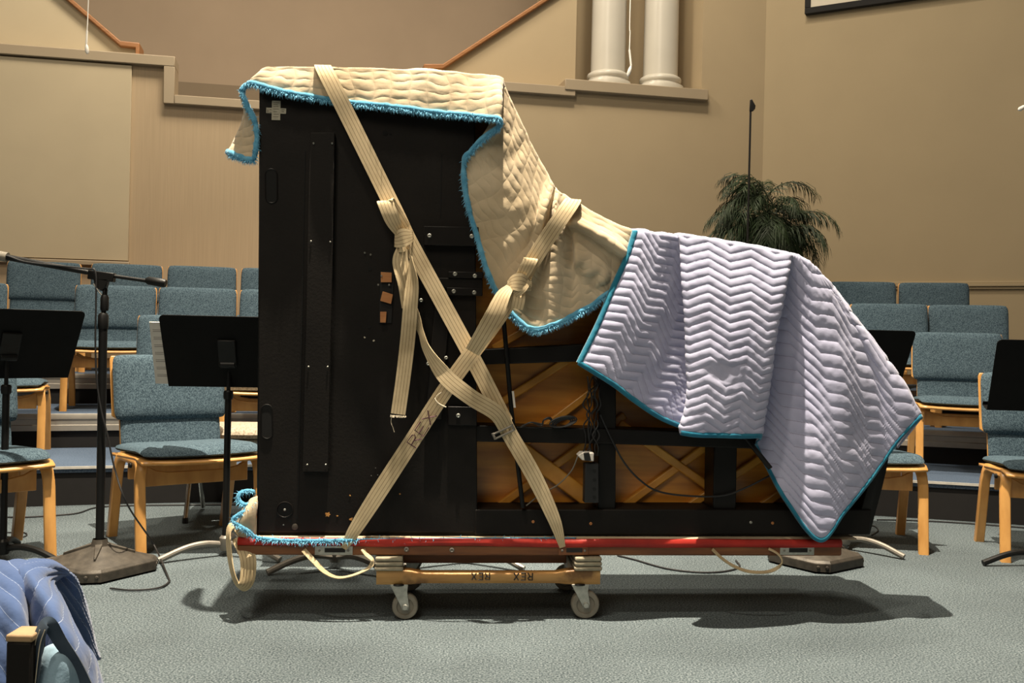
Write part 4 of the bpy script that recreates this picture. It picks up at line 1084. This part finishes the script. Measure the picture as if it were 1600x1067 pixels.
S_, T_ = st_coords(G); N_ = normals_of(G); nI, nJ = len(G), len(G[0])
ci = [0]
for s in spans: ci.append(ci[-1]+s)
mi = (ci[8]+ci[10])//2
flip = 1 if N_[mi][br+100].y < 0 else -1
sL, sR = S_[ci[6]][0], S_[ci[12]][0]
def shear(s):
    if s < sL: return -(s-sL)*.62
    if s > sR: return -(s-sR)*.55
    return 0
PH = [[(.5, 0)]*nJ for _ in range(nI)]
def tri(x): x = x-math.floor(x); return abs(2*x-1)
G2 = []
for i in range(nI):
    row = []
    for j in range(nJ):
        s, tt = S_[i][j], T_[i][j]-T_[i][br]
        p_ = G[i][j]; zd = G[i][br].z-p_.z if j > br else tt
        if i < ci[6]: ds = p_.x-G[ci[6]][j].x; zz = G[ci[6]][br].z-p_.z; ph = (.80*zz + .036*tri((ds+.38*zz)/.128) - ds*.66)/.0285
        elif i > ci[12]: ds = p_.x-G[ci[12]][j].x; zz = G[ci[12]][br].z-p_.z; ph = (.84*zz + .034*tri((ds-.30*zz)/.128) - ds*.62)/.0285
        else: ph = (tt + .030*tri((s-sL)/.128))/.0292
        q = abs(math.sin(PI*ph))**.42
        x_ = (s-(sL+.13))/.13; fade = 1
        d = math.hypot((s-(sL+sR)/2+.01)/.10, (tt-.455)/.045)
        if d < 1 and sL < s < sR: fade = max(0, min(1, (d-.6)/.4))*.85+.15
        h = .0058*q*fade + .0022*(vnoise(s*55, tt*55)-.5) + .005*(vnoise(s*16, tt*12)-.5) + (1-fade)*.006*(vnoise(s*28+3, tt*30)-.3)
        if j < br-2: h *= .5
        h *= min(1, (nJ-1-j)/7, max(0, i)/4) if j > br else 1
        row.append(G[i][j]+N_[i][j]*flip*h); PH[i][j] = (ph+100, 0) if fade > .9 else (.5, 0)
    G2.append(row)
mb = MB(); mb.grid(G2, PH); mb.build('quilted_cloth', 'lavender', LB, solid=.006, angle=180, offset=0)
def flatband(mb, edge, inner_dir, w, lift=.004):
    e = resample(edge, int(len(edge)*1.2)); rows = []
    return e
hb = MB()
def edge_band(mb, A, B):            # A outer edge points, B points one step inwards
    rows = []
    for a, b in zip(A, B):
        d = (b-a).normalized(); o = Vector((0, -.0055, 0))
        rows.append([a-d*.004+Vector((0, .008, 0)), a-d*.004, a-d*.003+o, a+d*.004+o*1.3, a+d*.009+o, a+d*.012+o*.4])
    mb.grid(rows)
ln = [r[-1] for r in G2[:ci[22]+1]]; ln2 = [r[-9] for r in G2[:ci[22]+1]]
edge_band(hb, ln, ln2)
edge_band(hb, [G2[0][j] for j in range(br, nJ)], [G2[5][j] for j in range(br, nJ)])
hb.build('binding', 'binding_teal', LB, solid=.003, angle=180)

# ------------------------------------------------------------------ STRAPS
def strap(label, parts, group='striped webbing straps around the piano'):
    t = proot('webbing_strap', label, 'strap', group)
    for nm, pts, wd, nrm in parts:
        mb = MB(); ribbon(mb, pts, wd, nrm, 8, .003); mb.build(nm, 'web', t, angle=50)
    return t
F0 = (0, -1, 0); UP = (0, 0, 1)
W_ = .052
def wrap(px, py, dirx):
    """over the top of the blankets and down behind"""
    q = P(px, py, -.03)
    pts = [Vector((q.x-dirx*.12, DEP+.085, q.z-.32)), Vector((q.x-dirx*.08, DEP+.08, q.z-.06)), Vector((q.x-dirx*.06, DEP+.03, q.z+.008)), Vector((q.x-dirx*.03, DEP*.5, q.z+.014)), Vector((q.x-dirx*.008, .0, q.z+.010))]
    return pts, [(0, 1, 0), (0, 1, .3), (0, .4, 1), UP, (0, -.3, 1)]
a, an = wrap(505, 105, .5)
s1 = a + C((506, 107, -.042), (522, 138, -.058), (548, 190, -.055), (590, 275, -.052), (622, 340, -.055), (640, 378, -.055), (690, 470, -.052), (742, 566, -.052), (790, 660, -.052))
s1n = an + [(0, -.8, .6)] + [F0]*8
t = strap('long striped webbing strap running from the upper left down to the right slot', [
    ('band', s1, W_, s1n),
    ('band', C((786, 652, -.054), (793, 672, -.056), (835, 745, -.05), (866, 812, -.045), (879, 855, -.038)), [W_, W_, W_, W_*.8, W_*.38], [F0]*5),
    ('bow_loop', C((626, 366, -.066), (614, 345, -.085), (604, 321, -.088), (602, 314, -.080), (609, 322, -.068), (632, 358, -.060)), [.03, .047, .05, .052, .05, .045], [F0, F0, (0, -1, .3), (-.1, -.1, 1), (0, 1, 0), (0, 1, 0)]),
    ('knot', C((617, 374, -.052), (622, 374, -.078), (631, 371, -.086), (641, 369, -.076), (645, 368, -.056)), [.048, .052, .058, .042, .03], [(-1, -.3, 0), (-.4, -1, 0), F0, (.5, -1, 0), (1, -.3, 0)]),
    ('knot', C((620, 388, -.056), (627, 388, -.080), (635, 386, -.060)), [.02, .024, .02], [(-1, -.5, 0), F0, (1, -.5, 0)]),
    ('tail', C((628, 388, -.066), (626, 410, -.070), (634, 445, -.075), (640, 480, -.070)), [.035, .052, .05, .05], [F0, (.2, -1, 0), (.3, -1, 0), F0]),
    ('tail', C((642, 400, -.084), (644, 440, -.086), (641, 480, -.086), (637, 530, -.08), (630, 590, -.078), (622, 647, -.078)), [.008, .040, .046, .047, .046, .046], [(-.9, -.6, 0), (-.4, -1, 0), F0, F0, F0, F0]),
    ('loose_run', C((640, 480, -.070), (650, 500, -.066), (658, 520, -.07), (668, 548, -.078), (696, 588, -.09), (735, 620, -.092), (775, 645, -.082), (792, 670, -.066)), [.045, .034, .020, .032, .052, .052, .052, .05], [F0, (-.5, -1, .2), (-.7, -1, .5), (-.6, -1, -.3), F0, F0, F0, F0]),
])
fr = MB()
for k in range(26):
    q = P(611+k*.93, 648+(k % 3)*.4+k*.06, -.079); fr.tube([q, q+Vector((random.uniform(-.002, .002), random.uniform(-.003, .0), -random.uniform(.003, .008)))], .0009, 5)
fr.tube(spline([P(612, 650, -.079), P(611, 660, -.079), P(614, 668, -.079), P(616, 675, -.079)], 5), .0008, 5)
fr.build('frayed_end', 'thread', t)
bk = MB()
d = (P(795, 668, -.06)-P(778, 676, -.06)).normalized(); up_ = Vector((-d.z, 0, d.x))
ctr = P(787, 675, -.068)
for o_, r_ in ((.0, .0035), (.016, .0035)):
    bk.tube([ctr-d*.034+up_*(o_-.008), ctr+d*.034+up_*(o_-.008)], r_, 8)
for s in (-1, 1): bk.tube([ctr+d*.034*s-up_*.010, ctr+d*.034*s+up_*.012], .0045, 8)
bk.build('buckle', 'grey_metal', t)

a, an = wrap(895, 315, -.35)
s2 = a + C((894, 315, -.062), (878, 338, -.088), (850, 380, -.084), (822, 425, -.078), (805, 455, -.074), (770, 508, -.068), (720, 575, -.062), (690, 618, -.058), (640, 695, -.05), (590, 772, -.044), (553, 830, -.040), (537, 857, -.036))
s2n = an + [(0, -.8, .6)] + [F0]*11
t = strap('striped webbing strap marked REX running from upper right down to the left slot', [
    ('band', s2, [W_]*(len(s2)-2)+[W_*.8, W_*.35], s2n),
    ('bow_loop', C((812, 440, -.095), (820, 424, -.105), (828, 408, -.108), (829, 404, -.100), (824, 414, -.090)), [.03, .042, .044, .044, .04], [F0, F0, (0, -1, .3), (.1, -.1, 1), (0, 1, 0)]),
    ('knot', C((793, 446, -.076), (800, 442, -.104), (812, 441, -.112), (822, 444, -.104), (830, 447, -.078)), [.03, .046, .058, .045, .03], [(-1, -.4, .2), (-.4, -1, .2), F0, (.5, -1, 0), (1, -.4, 0)]),
    ('knot', C((800, 462, -.09), (806, 458, -.104), (816, 450, -.11), (826, 438, -.10)), [.02, .03, .03, .02], [F0]*4),
    ('tail', C((810, 456, -.098), (808, 468, -.104), (805, 482, -.10)), [.045, .05, .048], [F0]*3),
    ('loose_run', C((797, 448, -.10), (786, 462, -.118), (772, 492, -.125), (755, 522, -.112), (738, 550, -.082)), [.026, .046, .056, .054, .048], [(-.3, -1, .3), (-.2, -1, .3), F0, F0, F0]),
])
# seam threads and hand lettering
sm2 = MB()
sm2.tube(spline([P(679, 622, -.066), P(683, 628, -.068), P(690, 633, -.068), P(697, 636, -.066)], 5), .0022, 6)
sm2.tube(spline([P(680, 623, -.066), P(684, 617, -.07), P(690, 613, -.068)], 5), .0012, 5); sm2.build('stitching', 'thread', t)
o0 = P(642, 697, -.0600); o1 = P(676, 645, -.0650); dr = (o1-o0).normalized(); upp = Vector((-dr.z, 0, dr.x))
lt = MB(); cen0 = o0 - upp*.0165
for idx, ch in enumerate('REX'):
    strokes(lt, ch, cen0+dr*(.004+idx*.044), dr, upp, .034, .0021, 1.65)
lt.build('lettering', 'marker', t)

# ------------------------------------------------------------------ SKID BOARD
SK = proot('piano_skid_board', 'long wooden piano skid board with red top edge, carrying the piano on the dolly', 'skid board')
vs0, vs1 = -.03, .40
zt0, zb0 = P(800, 843, vs0).z, P(800, 868, vs0).z
ux0, ux1 = P(370, 855, vs0).x, P(1316, 855, vs0).x
zr_ = zt0-.017
MB().box((ux0, vs0, zb0), (ux1, vs1, zr_)).build('board', 'skid_wood', SK, .006)
# red band, slightly wavy
mb = MB(); rows = []
for i in range(61):
    u = ux0+.002+(ux1-ux0-.004)*i/60; a = .002*vnoise(i*.3, 1)+.001
    rows.append([(u, vs0-.0015, zr_-.002-.006*vnoise(i*.22, 5)), (u, vs0-.003, zr_+.008), (u, vs0+.001, zt0-.002+a), (u, vs0+.03, zt0+.002)])
mb.grid(rows); mb.build('red_edge', 'red', SK, solid=.003, angle=60)
MB().box((ux0+.002, vs0+.004, zr_), (ux1-.002, vs1, zt0)).build('pad', 'pad', SK, .004)
def splate(x0, x1, mat):
    A, B = P(x0, 853, vs0-.002), P(x1, 867, vs0-.002)
    mb = MB(); o = .004
    mb.box((A.x, vs0-.003, B.z), (B.x, vs0, A.z)); mb.build('slot_plate', mat, SK, .001)
    MB().box((A.x+(B.x-A.x)*.26, vs0-.0036, B.z+(A.z-B.z)*.3), (A.x+(B.x-A.x)*.8, vs0-.001, A.z-(A.z-B.z)*.22)).build('slot', M['skirt'], SK)
    for k in (.12, .88):
        MB().lathe([(.004, 0), (.004, .001), (.002, .002)], 10, Matrix.Translation((A.x+(B.x-A.x)*k, vs0-.0032, (A.z+B.z)/2)) @ Matrix.Rotation(R(90), 4, 'X')).build('screw', 'grey_metal', SK)
splate(492, 551, 'zinc'); splate(873, 919, 'skid_wood'); splate(1219, 1272, 'zinc')
for x, y in ((635, 858), (706, 859)): screw(x, y, vs0-.001, .008, 'grey_metal', SK, 'bolt')
A, B = P(624, 866, .05), P(885, 880, .05)
MB().box((A.x, .05, B.z), (B.x, .09, zb0)).build('cleat', 'skid_wood', SK, .003)
MB().box((A.x, .27, B.z), (B.x, .31, zb0)).build('cleat', 'skid_wood', SK, .003)

# strap loops hanging from the skid
def loop(label, pts, wd, nrm=None):
    mb = MB(); ribbon(mb, pts, wd, nrm, 10, .003); o = mb.build('strap_loop', 'web', None, angle=50)
    o.location = PF.o; o.rotation_euler = (0, 0, PF.yaw); return tag(o, label, 'strap', 'webbing loops hanging from the skid board')
loop('webbing loop hanging under the left part of the skid board', C((474, 859, -.036), (490, 876, -.045), (507, 893, -.05), (527, 902, -.055), (550, 899, -.055), (575, 888, -.05), (582, 876, -.05), (572, 866, -.045), (567, 858, -.036)), [.018, .018, .016, .012, .010, .012, .016, .018, .018], [(0, -.6, 1), (0, -.6, 1), (0, -.5, 1), (0, -.4, 1), (0, -.4, 1), (0, -.5, 1), (.8, -.5, .3), (.8, -.5, .3), (.6, -.6, .3)])
loop('webbing loop hanging under the right part of the skid board', C((1113, 858, -.036), (1128, 872, -.045), (1148, 885, -.05), (1172, 893, -.055), (1200, 893, -.055), (1219, 884, -.05), (1222, 874, -.048), (1214, 864, -.045), (1201, 857, -.036)), [.012, .012, .013, .013, .012, .011, .010, .010, .012], [(0, -.6, 1)]*5+[(.8, -.5, .3)]*4)
loop('wide webbing loop hanging off the left end of the skid board', C((384, 832, .0), (366, 820, .0), (357, 832, -.01), (358, 862, -.03), (363, 893, -.045), (371, 913, -.05), (380, 917, -.055), (387, 902, -.05), (387, 870, -.035), (374, 838, -.01)), [.05]*10, [(-.3, -.6, .8), (-.3, -.3, 1), (-1, -.5, 0), (-1, -.5, 0), (-1, -.5, -.2), (-.4, -.6, -1), (.5, -.8, -.6), (.6, -1, 0), (.3, -1, 0), (0, -1, .4)])

# padding blanket under the piano, bunched at its left end
UB = proot('moving_blanket', 'tan blanket with sky-blue fuzzy edge folded between the piano and the skid', 'blanket', 'moving blankets over the piano')
mb = MB(); rows = []
for i in range(50):
    u = P(400, 840, 0).x+(P(1335, 840, 0).x-P(400, 840, 0).x)*i/49
    rows.append([(u, -.012, zt0+.001), (u, -.016-.003*vnoise(i*.5, 2), (zt0+zb)/2), (u, -.01, zb-.0005), (u, .36, zb-.0005), (u, .37, zt0+.001), (u, -.012, zt0+.001)])
mb.grid(rows)
bn = [C((398, 836, -.02), (399, 815, -.02), (402, 790, -.015), (402, 775, 0)),
      C((388, 838, -.03), (386, 815, -.045), (388, 795, -.04), (392, 780, -.01)),
      C((376, 838, -.02), (374, 822, -.04), (378, 806, -.035), (384, 792, .0)),
      C((372, 836, .05), (368, 822, .05), (374, 808, .05), (380, 795, .06)),
      C((380, 836, .2), (378, 820, .2), (380, 806, .2), (386, 790, .2))]
mb.grid(sheet(bn, 14, 6)); mb.build('folded_cloth', 'tan', UB, solid=.006, angle=70)
hb = MB()
fz = MB()
hem(hb, spline(C((398, 768, .01), (384, 767, .0), (374, 772, -.01), (373, 782, -.015), (384, 789, -.02), (396, 783, -.01), (386, 796, -.035), (372, 805, -.045), (363, 813, -.05), (375, 822, -.055), (388, 830, -.05), (399, 839, -.04), (415, 842, -.035), (440, 844, -.034), (480, 845, -.034), (520, 844.5, -.034), (558, 843, -.034)), 6), .0068, 9, (0, -.2, .1), fr=fz)
hem(hb, spline(C((558, 842.5, -.030), (700, 841, -.022), (900, 840.5, -.020)), 6), .0022, 2, fr=fz)
ho = hb.build('binding', 'binding_blue', UB, angle=180); fz.build('fringe', 'fringe', ho, angle=180)

# ------------------------------------------------------------------ DOLLY
DL = proot('piano_dolly', 'wooden four-wheeled piano dolly with grey padded ends under the skid', 'dolly')
vd = -.035
zt_b, zb_b = P(765, 893, vd).z, P(765, 912, vd).z
def beam_front(v, w=.045, name='beam'):
    L0, R0 = P(588, 900, vd).x, P(938, 900, vd).x
    n = 40; top = []; bot = []
    for i in range(n+1):
        u = L0+(R0-L0)*i/n; f_ = i/n
        s = min(1, max(0, (f_-.13)/.08))*min(1, max(0, (.87-f_)/.08)); s = s*s*(3-2*s)
        top.append(Vector((u, v, zt_b+.004-.009*s))); bot.append(Vector((u, v, zb_b-.002+.004*s)))
    mb = MB(); rows = [[b, t_, t_+Vector((0, w, 0)), b+Vector((0, w, 0)), b] for b, t_ in zip(bot, top)]
    mb.grid(rows); 
    for r_ in (rows[0], rows[-1]): n0 = len(mb.v); mb.v += r_[:4]; mb.addf(range(n0, n0+4))
    return weld(mb.build(name, 'dolly_wood', DL, .004, angle=40))
beam_front(vd); beam_front(.32)
for px in (607, 918):
    c = P(px, 900, vd).x
    MB().box((c-.04, vd+.045, zb_b+.002), (c+.04, .32, zt_b+.002)).build('crossbar', 'dolly_wood', DL, .004)
    for k in range(3):
        zz0 = zt_b+.004+(zb0-.001-zt_b-.004)*k/3; zz1 = zt_b+.004+(zb0-.001-zt_b-.004)*(k+1)/3
        MB().box((c-.045+.001*k, vd-.012, zz0), (c+.047-.001*k, .34, zz1-.0015)).build('pad', 'pad', DL, .005)
# stencil on the front beam (upside down, as the dolly stands)
lt = MB()
ta, tb = P(822, 898, vd-.001), P(770, 898, vd-.001)
strokes(lt, 'REX', (P(832, 891, vd).x, vd-.0008, zt_b-.004), (-1, 0, 0), (0, 0, -1), .024, .0022)
lt.build('lettering', 'ink', DL); lt = MB()
strokes(lt, 'REX', (P(765, 891, vd).x, vd-.0008, zt_b-.004), (-1, 0, 0), (0, 0, -1), .023, .0022)
lt.build('lettering', 'ink', DL)
def caster(px, py, v, yaw):
    """swivel caster: wheel centre under (px, py)"""
    q = P(px, py, v); zc_ = q.z; x = q.x; r = max(.03, zc_-0.0) if True else .046
    r = zc_
    t = bpy.data.objects.new('caster', None)
    Mx = Matrix.Translation((x, v, 0)) @ Matrix.Rotation(yaw, 4, 'Z')
    wh = MB(); wh.lathe([(r*.35, -.012), (r*.62, -.011), (r*.66, -.016), (r*.93, -.016), (r, -.011), (r, .011), (r*.93, .016), (r*.66, .016), (r*.62, .011), (r*.35, .012)], 32, Mx @ Matrix.Translation((0, 0, zc_)) @ Matrix.Rotation(R(90), 4, 'X'))
    wh = wh.build('wheel', 'rubber', DL, angle=30)
    hb_ = MB(); hb_.lathe([(.008, -.026), (.010, -.022), (.012, -.014), (.012, .014), (.010, .022), (.008, .026)], 14, Mx @ Matrix.Translation((0, 0, zc_)) @ Matrix.Rotation(R(90), 4, 'X')); hb_.build('axle', 'zinc', wh)
    fk = MB(); ztop = zb_b-.006
    off = -.022
    for s in (-.021, .018):
        fk.prism([Mx @ Vector(p) for p in ((off-.026, s, ztop), (off+.030, s, ztop), (off+.028, s, ztop-.02), (.013, s, zc_+.004), (.010, s, zc_-.010), (-.008, s, zc_-.010), (-.014, s, zc_+.004))], Mx.to_3x3() @ Vector((0, .003, 0)))
    fk.box((off-.026, -.021, ztop-.002), (off+.030, .021, ztop+.004), Mx); fk.build('fork', 'zinc', DL, .001)
    MB().lathe([(.026, 0), (.028, .003), (.026, .006)], 20, Mx @ Matrix.Translation((off, 0, ztop-.001))).build('swivel_plate', 'black_metal', DL)
caster(633, 946, vd+.02, 0); caster(914, 943, vd+.02, 0); 
q = P(620, 930, .33)
def caster2(u, v, r, yaw):
    pxp = None
for (px_, v_) in ((640, .34), (885, .34)):
    # solve for the picture row where the wheel centre is one radius above the carpet
    lo, hi = 880, 960
    for _ in range(30):
        mid_ = (lo+hi)/2
        if P(px_, mid_, v_).z > .047: lo = mid_
        else: hi = mid_
    caster(px_, lo, v_, R(160))

# ================================================================== FLOOR CORDS
def cord(name, pts, label, r=.004):
    w = [atZ(a, b, r) for a, b in pts]; o0 = w[0].copy(); o0.z = 0
    o = MB().tube(spline([p-o0 for p in w], 8), r, 8).build(name, 'dark_rubber'); o.location = o0; tag(o, label, 'cable')
cord('floor_cable', [(5, 808), (40, 808), (75, 806), (120, 802), (150, 793), (200, 790), (300, 789), (390, 788)], 'black cable lying on the carpet along the left riser foot')
cord('floor_cable', [(6, 838), (30, 840), (42, 836), (36, 832), (10, 832)], 'small loop of black cable on the carpet at far left', .003)
cord('floor_cable', [(965, 868), (990, 874), (1040, 888), (1090, 894), (1130, 893), (1155, 886), (1150, 876)], 'black cable curving on the carpet under the skid, right of the dolly')
cord('floor_cable', [(1370, 812), (1420, 813), (1500, 817), (1620, 826)], 'black cable lying on the carpet along the right riser foot')
cord('floor_cable', [(1362, 836), (1372, 829), (1366, 822), (1355, 822)], 'short curl of black cable beside the piano tail', .003)

# ================================================================== FOREGROUND BUNDLE (bottom left)
FG = Frame(-.95, 1.75, R(0)); Q = FG.P
t = thing('wooden_post', 'dark wooden post with pale sawn top in the bottom left corner', 'post', FG.o, 0)
zt_ = Q(30, 992, -.16).z; a = Q(9, 1000, -.16); b = Q(50, 1000, -.16)
mb = MB(); mb.box((a.x, -.16, .0), (b.x, -.11, zt_-.012)); mb.build('shaft', 'black_matte', t, .004)
mb = MB(); mb.box((a.x-.0005, -.161, zt_-.012), (b.x+.0005, -.109, zt_)); mb.build('sawn_top', 'pale_wood', t, .003)
def CQ(*pts): return [Q(a, b, v) for a, b, v in pts]
BL = thing('moving_blanket', 'crumpled blue quilted moving blanket piled in the bottom left corner', 'blanket', FG.o, 0)
bc = [CQ((-90, 915, .1), (-95, 960, .0), (-100, 1020, -.05), (-105, 1120, -.08), (-110, 1250, -.1)),
      CQ((-50, 893, .1), (-50, 940, .0), (-50, 1010, -.05), (-50, 1110, -.08), (-50, 1250, -.1)),
      CQ((-10, 888, .1), (-5, 935, .01), (5, 990, -.03), (10, 1080, -.06), (10, 1250, -.08)),
      CQ((18, 887, .1), (24, 930, .02), (32, 980, -.02), (40, 1060, -.05), (40, 1250, -.06)),
      CQ((34, 887, .1), (40, 925, .05), (46, 975, .06), (52, 1050, .04), (60, 1250, .0)),
      CQ((46, 889, .1), (58, 925, .03), (62, 980, .02), (74, 1050, .0), (85, 1250, -.05)),
      CQ((60, 895, .1), (78, 940, .02), (92, 985, -.02), (112, 1050, -.04), (130, 1250, -.06)),
      CQ((72, 902, .12), (90, 945, .05), (110, 990, .02), (134, 1050, .0), (160, 1250, -.03)),
      CQ((80, 908, .16), (100, 952, .12), (122, 1000, .08), (152, 1055, .06), (190, 1250, .05)),
      CQ((80, 910, .26), (101, 955, .22), (125, 1005, .18), (155, 1062, .16), (195, 1250, .15))]
for c in bc: c.insert(0, c[0]+Vector((0, .12, -.03))); c.insert(0, c[0]+Vector((0, .12, -.2)))
Gb = sheet(bc, 90, 12); Sb, Tb = st_coords(Gb); Nb = normals_of(Gb); fb = 1 if Nb[50][45].y < 0 else -1
Gc = []; UVc = []
for i in range(len(Gb)):
    row = []; ur = []
    for j in range(len(Gb[0])):
        ph = (Sb[i][j]*(.9)+Tb[i][j]*.55*(1 if i < 48 else -1)*-1)/.034
        row.append(Gb[i][j]+Nb[i][j]*fb*(.004*abs(math.sin(PI*ph))**.6+.006*(vnoise(Sb[i][j]*20, Tb[i][j]*20)-.5))); ur.append((ph+50, 0))
    Gc.append(row); UVc.append(ur)
for r_ in Gc:
    for p_ in r_: p_.z = max(p_.z, .006)
mb = MB(); mb.grid(Gc, UVc); mb.build('quilted_cloth', 'blue_quilt', BL, solid=.006, angle=180)
# pale folded-over underside with a dark stitched binding
pc2 = [CQ((50, 1045, -.10), (48, 1075, -.11), (45, 1250, -.12)), CQ((66, 1020, -.11), (68, 1060, -.13), (66, 1250, -.13)), CQ((86, 1008, -.11), (92, 1050, -.13), (92, 1250, -.13)), CQ((104, 1022, -.10), (112, 1055, -.11), (116, 1250, -.11)), CQ((122, 1048, -.08), (132, 1080, -.09), (140, 1250, -.09))]
Gp = sheet(pc2, 30, 8); Sp, Tp = st_coords(Gp); Np = normals_of(Gp); fp = 1 if Np[10][10].y < 0 else -1
Gp = [[Gp[i][j]+Np[i][j]*fp*(.006*vnoise(Sp[i][j]*60, Tp[i][j]*22)) for j in range(len(Gp[0]))] for i in range(len(Gp))]
for r_ in Gp:
    for p_ in r_: p_.z = max(p_.z, .006)
mb = MB(); mb.grid(Gp); mb.build('pale_lining', 'light_quilt', BL, solid=.006, angle=180)
M['binding_navy'] = cloth('slate_binding', (.035, .055, .085), (.06, .085, .12), nscale=20)
mb = MB(); ribbon(mb, CQ((50, 1075, -.145), (58, 1010, -.145), (68, 978, -.14), (78, 976, -.135), (96, 1005, -.125), (122, 1042, -.11), (140, 1080, -.10)), [.018, .019, .02, .022, .020, .018, .018], [F0, F0, (-.3, -1, .3), (0, -1, .8), (.3, -1, .3), F0, F0]); o = mb.build('binding', 'binding_navy', BL)
mb = MB()
for dx in (-4, 4):
    mb.tube(spline(CQ((50+dx, 1075, -.149), (58+dx, 1010, -.149), (66+dx, 984, -.146)), 6), .0008, 5)
mb.build('stitching', 'thread', BL)
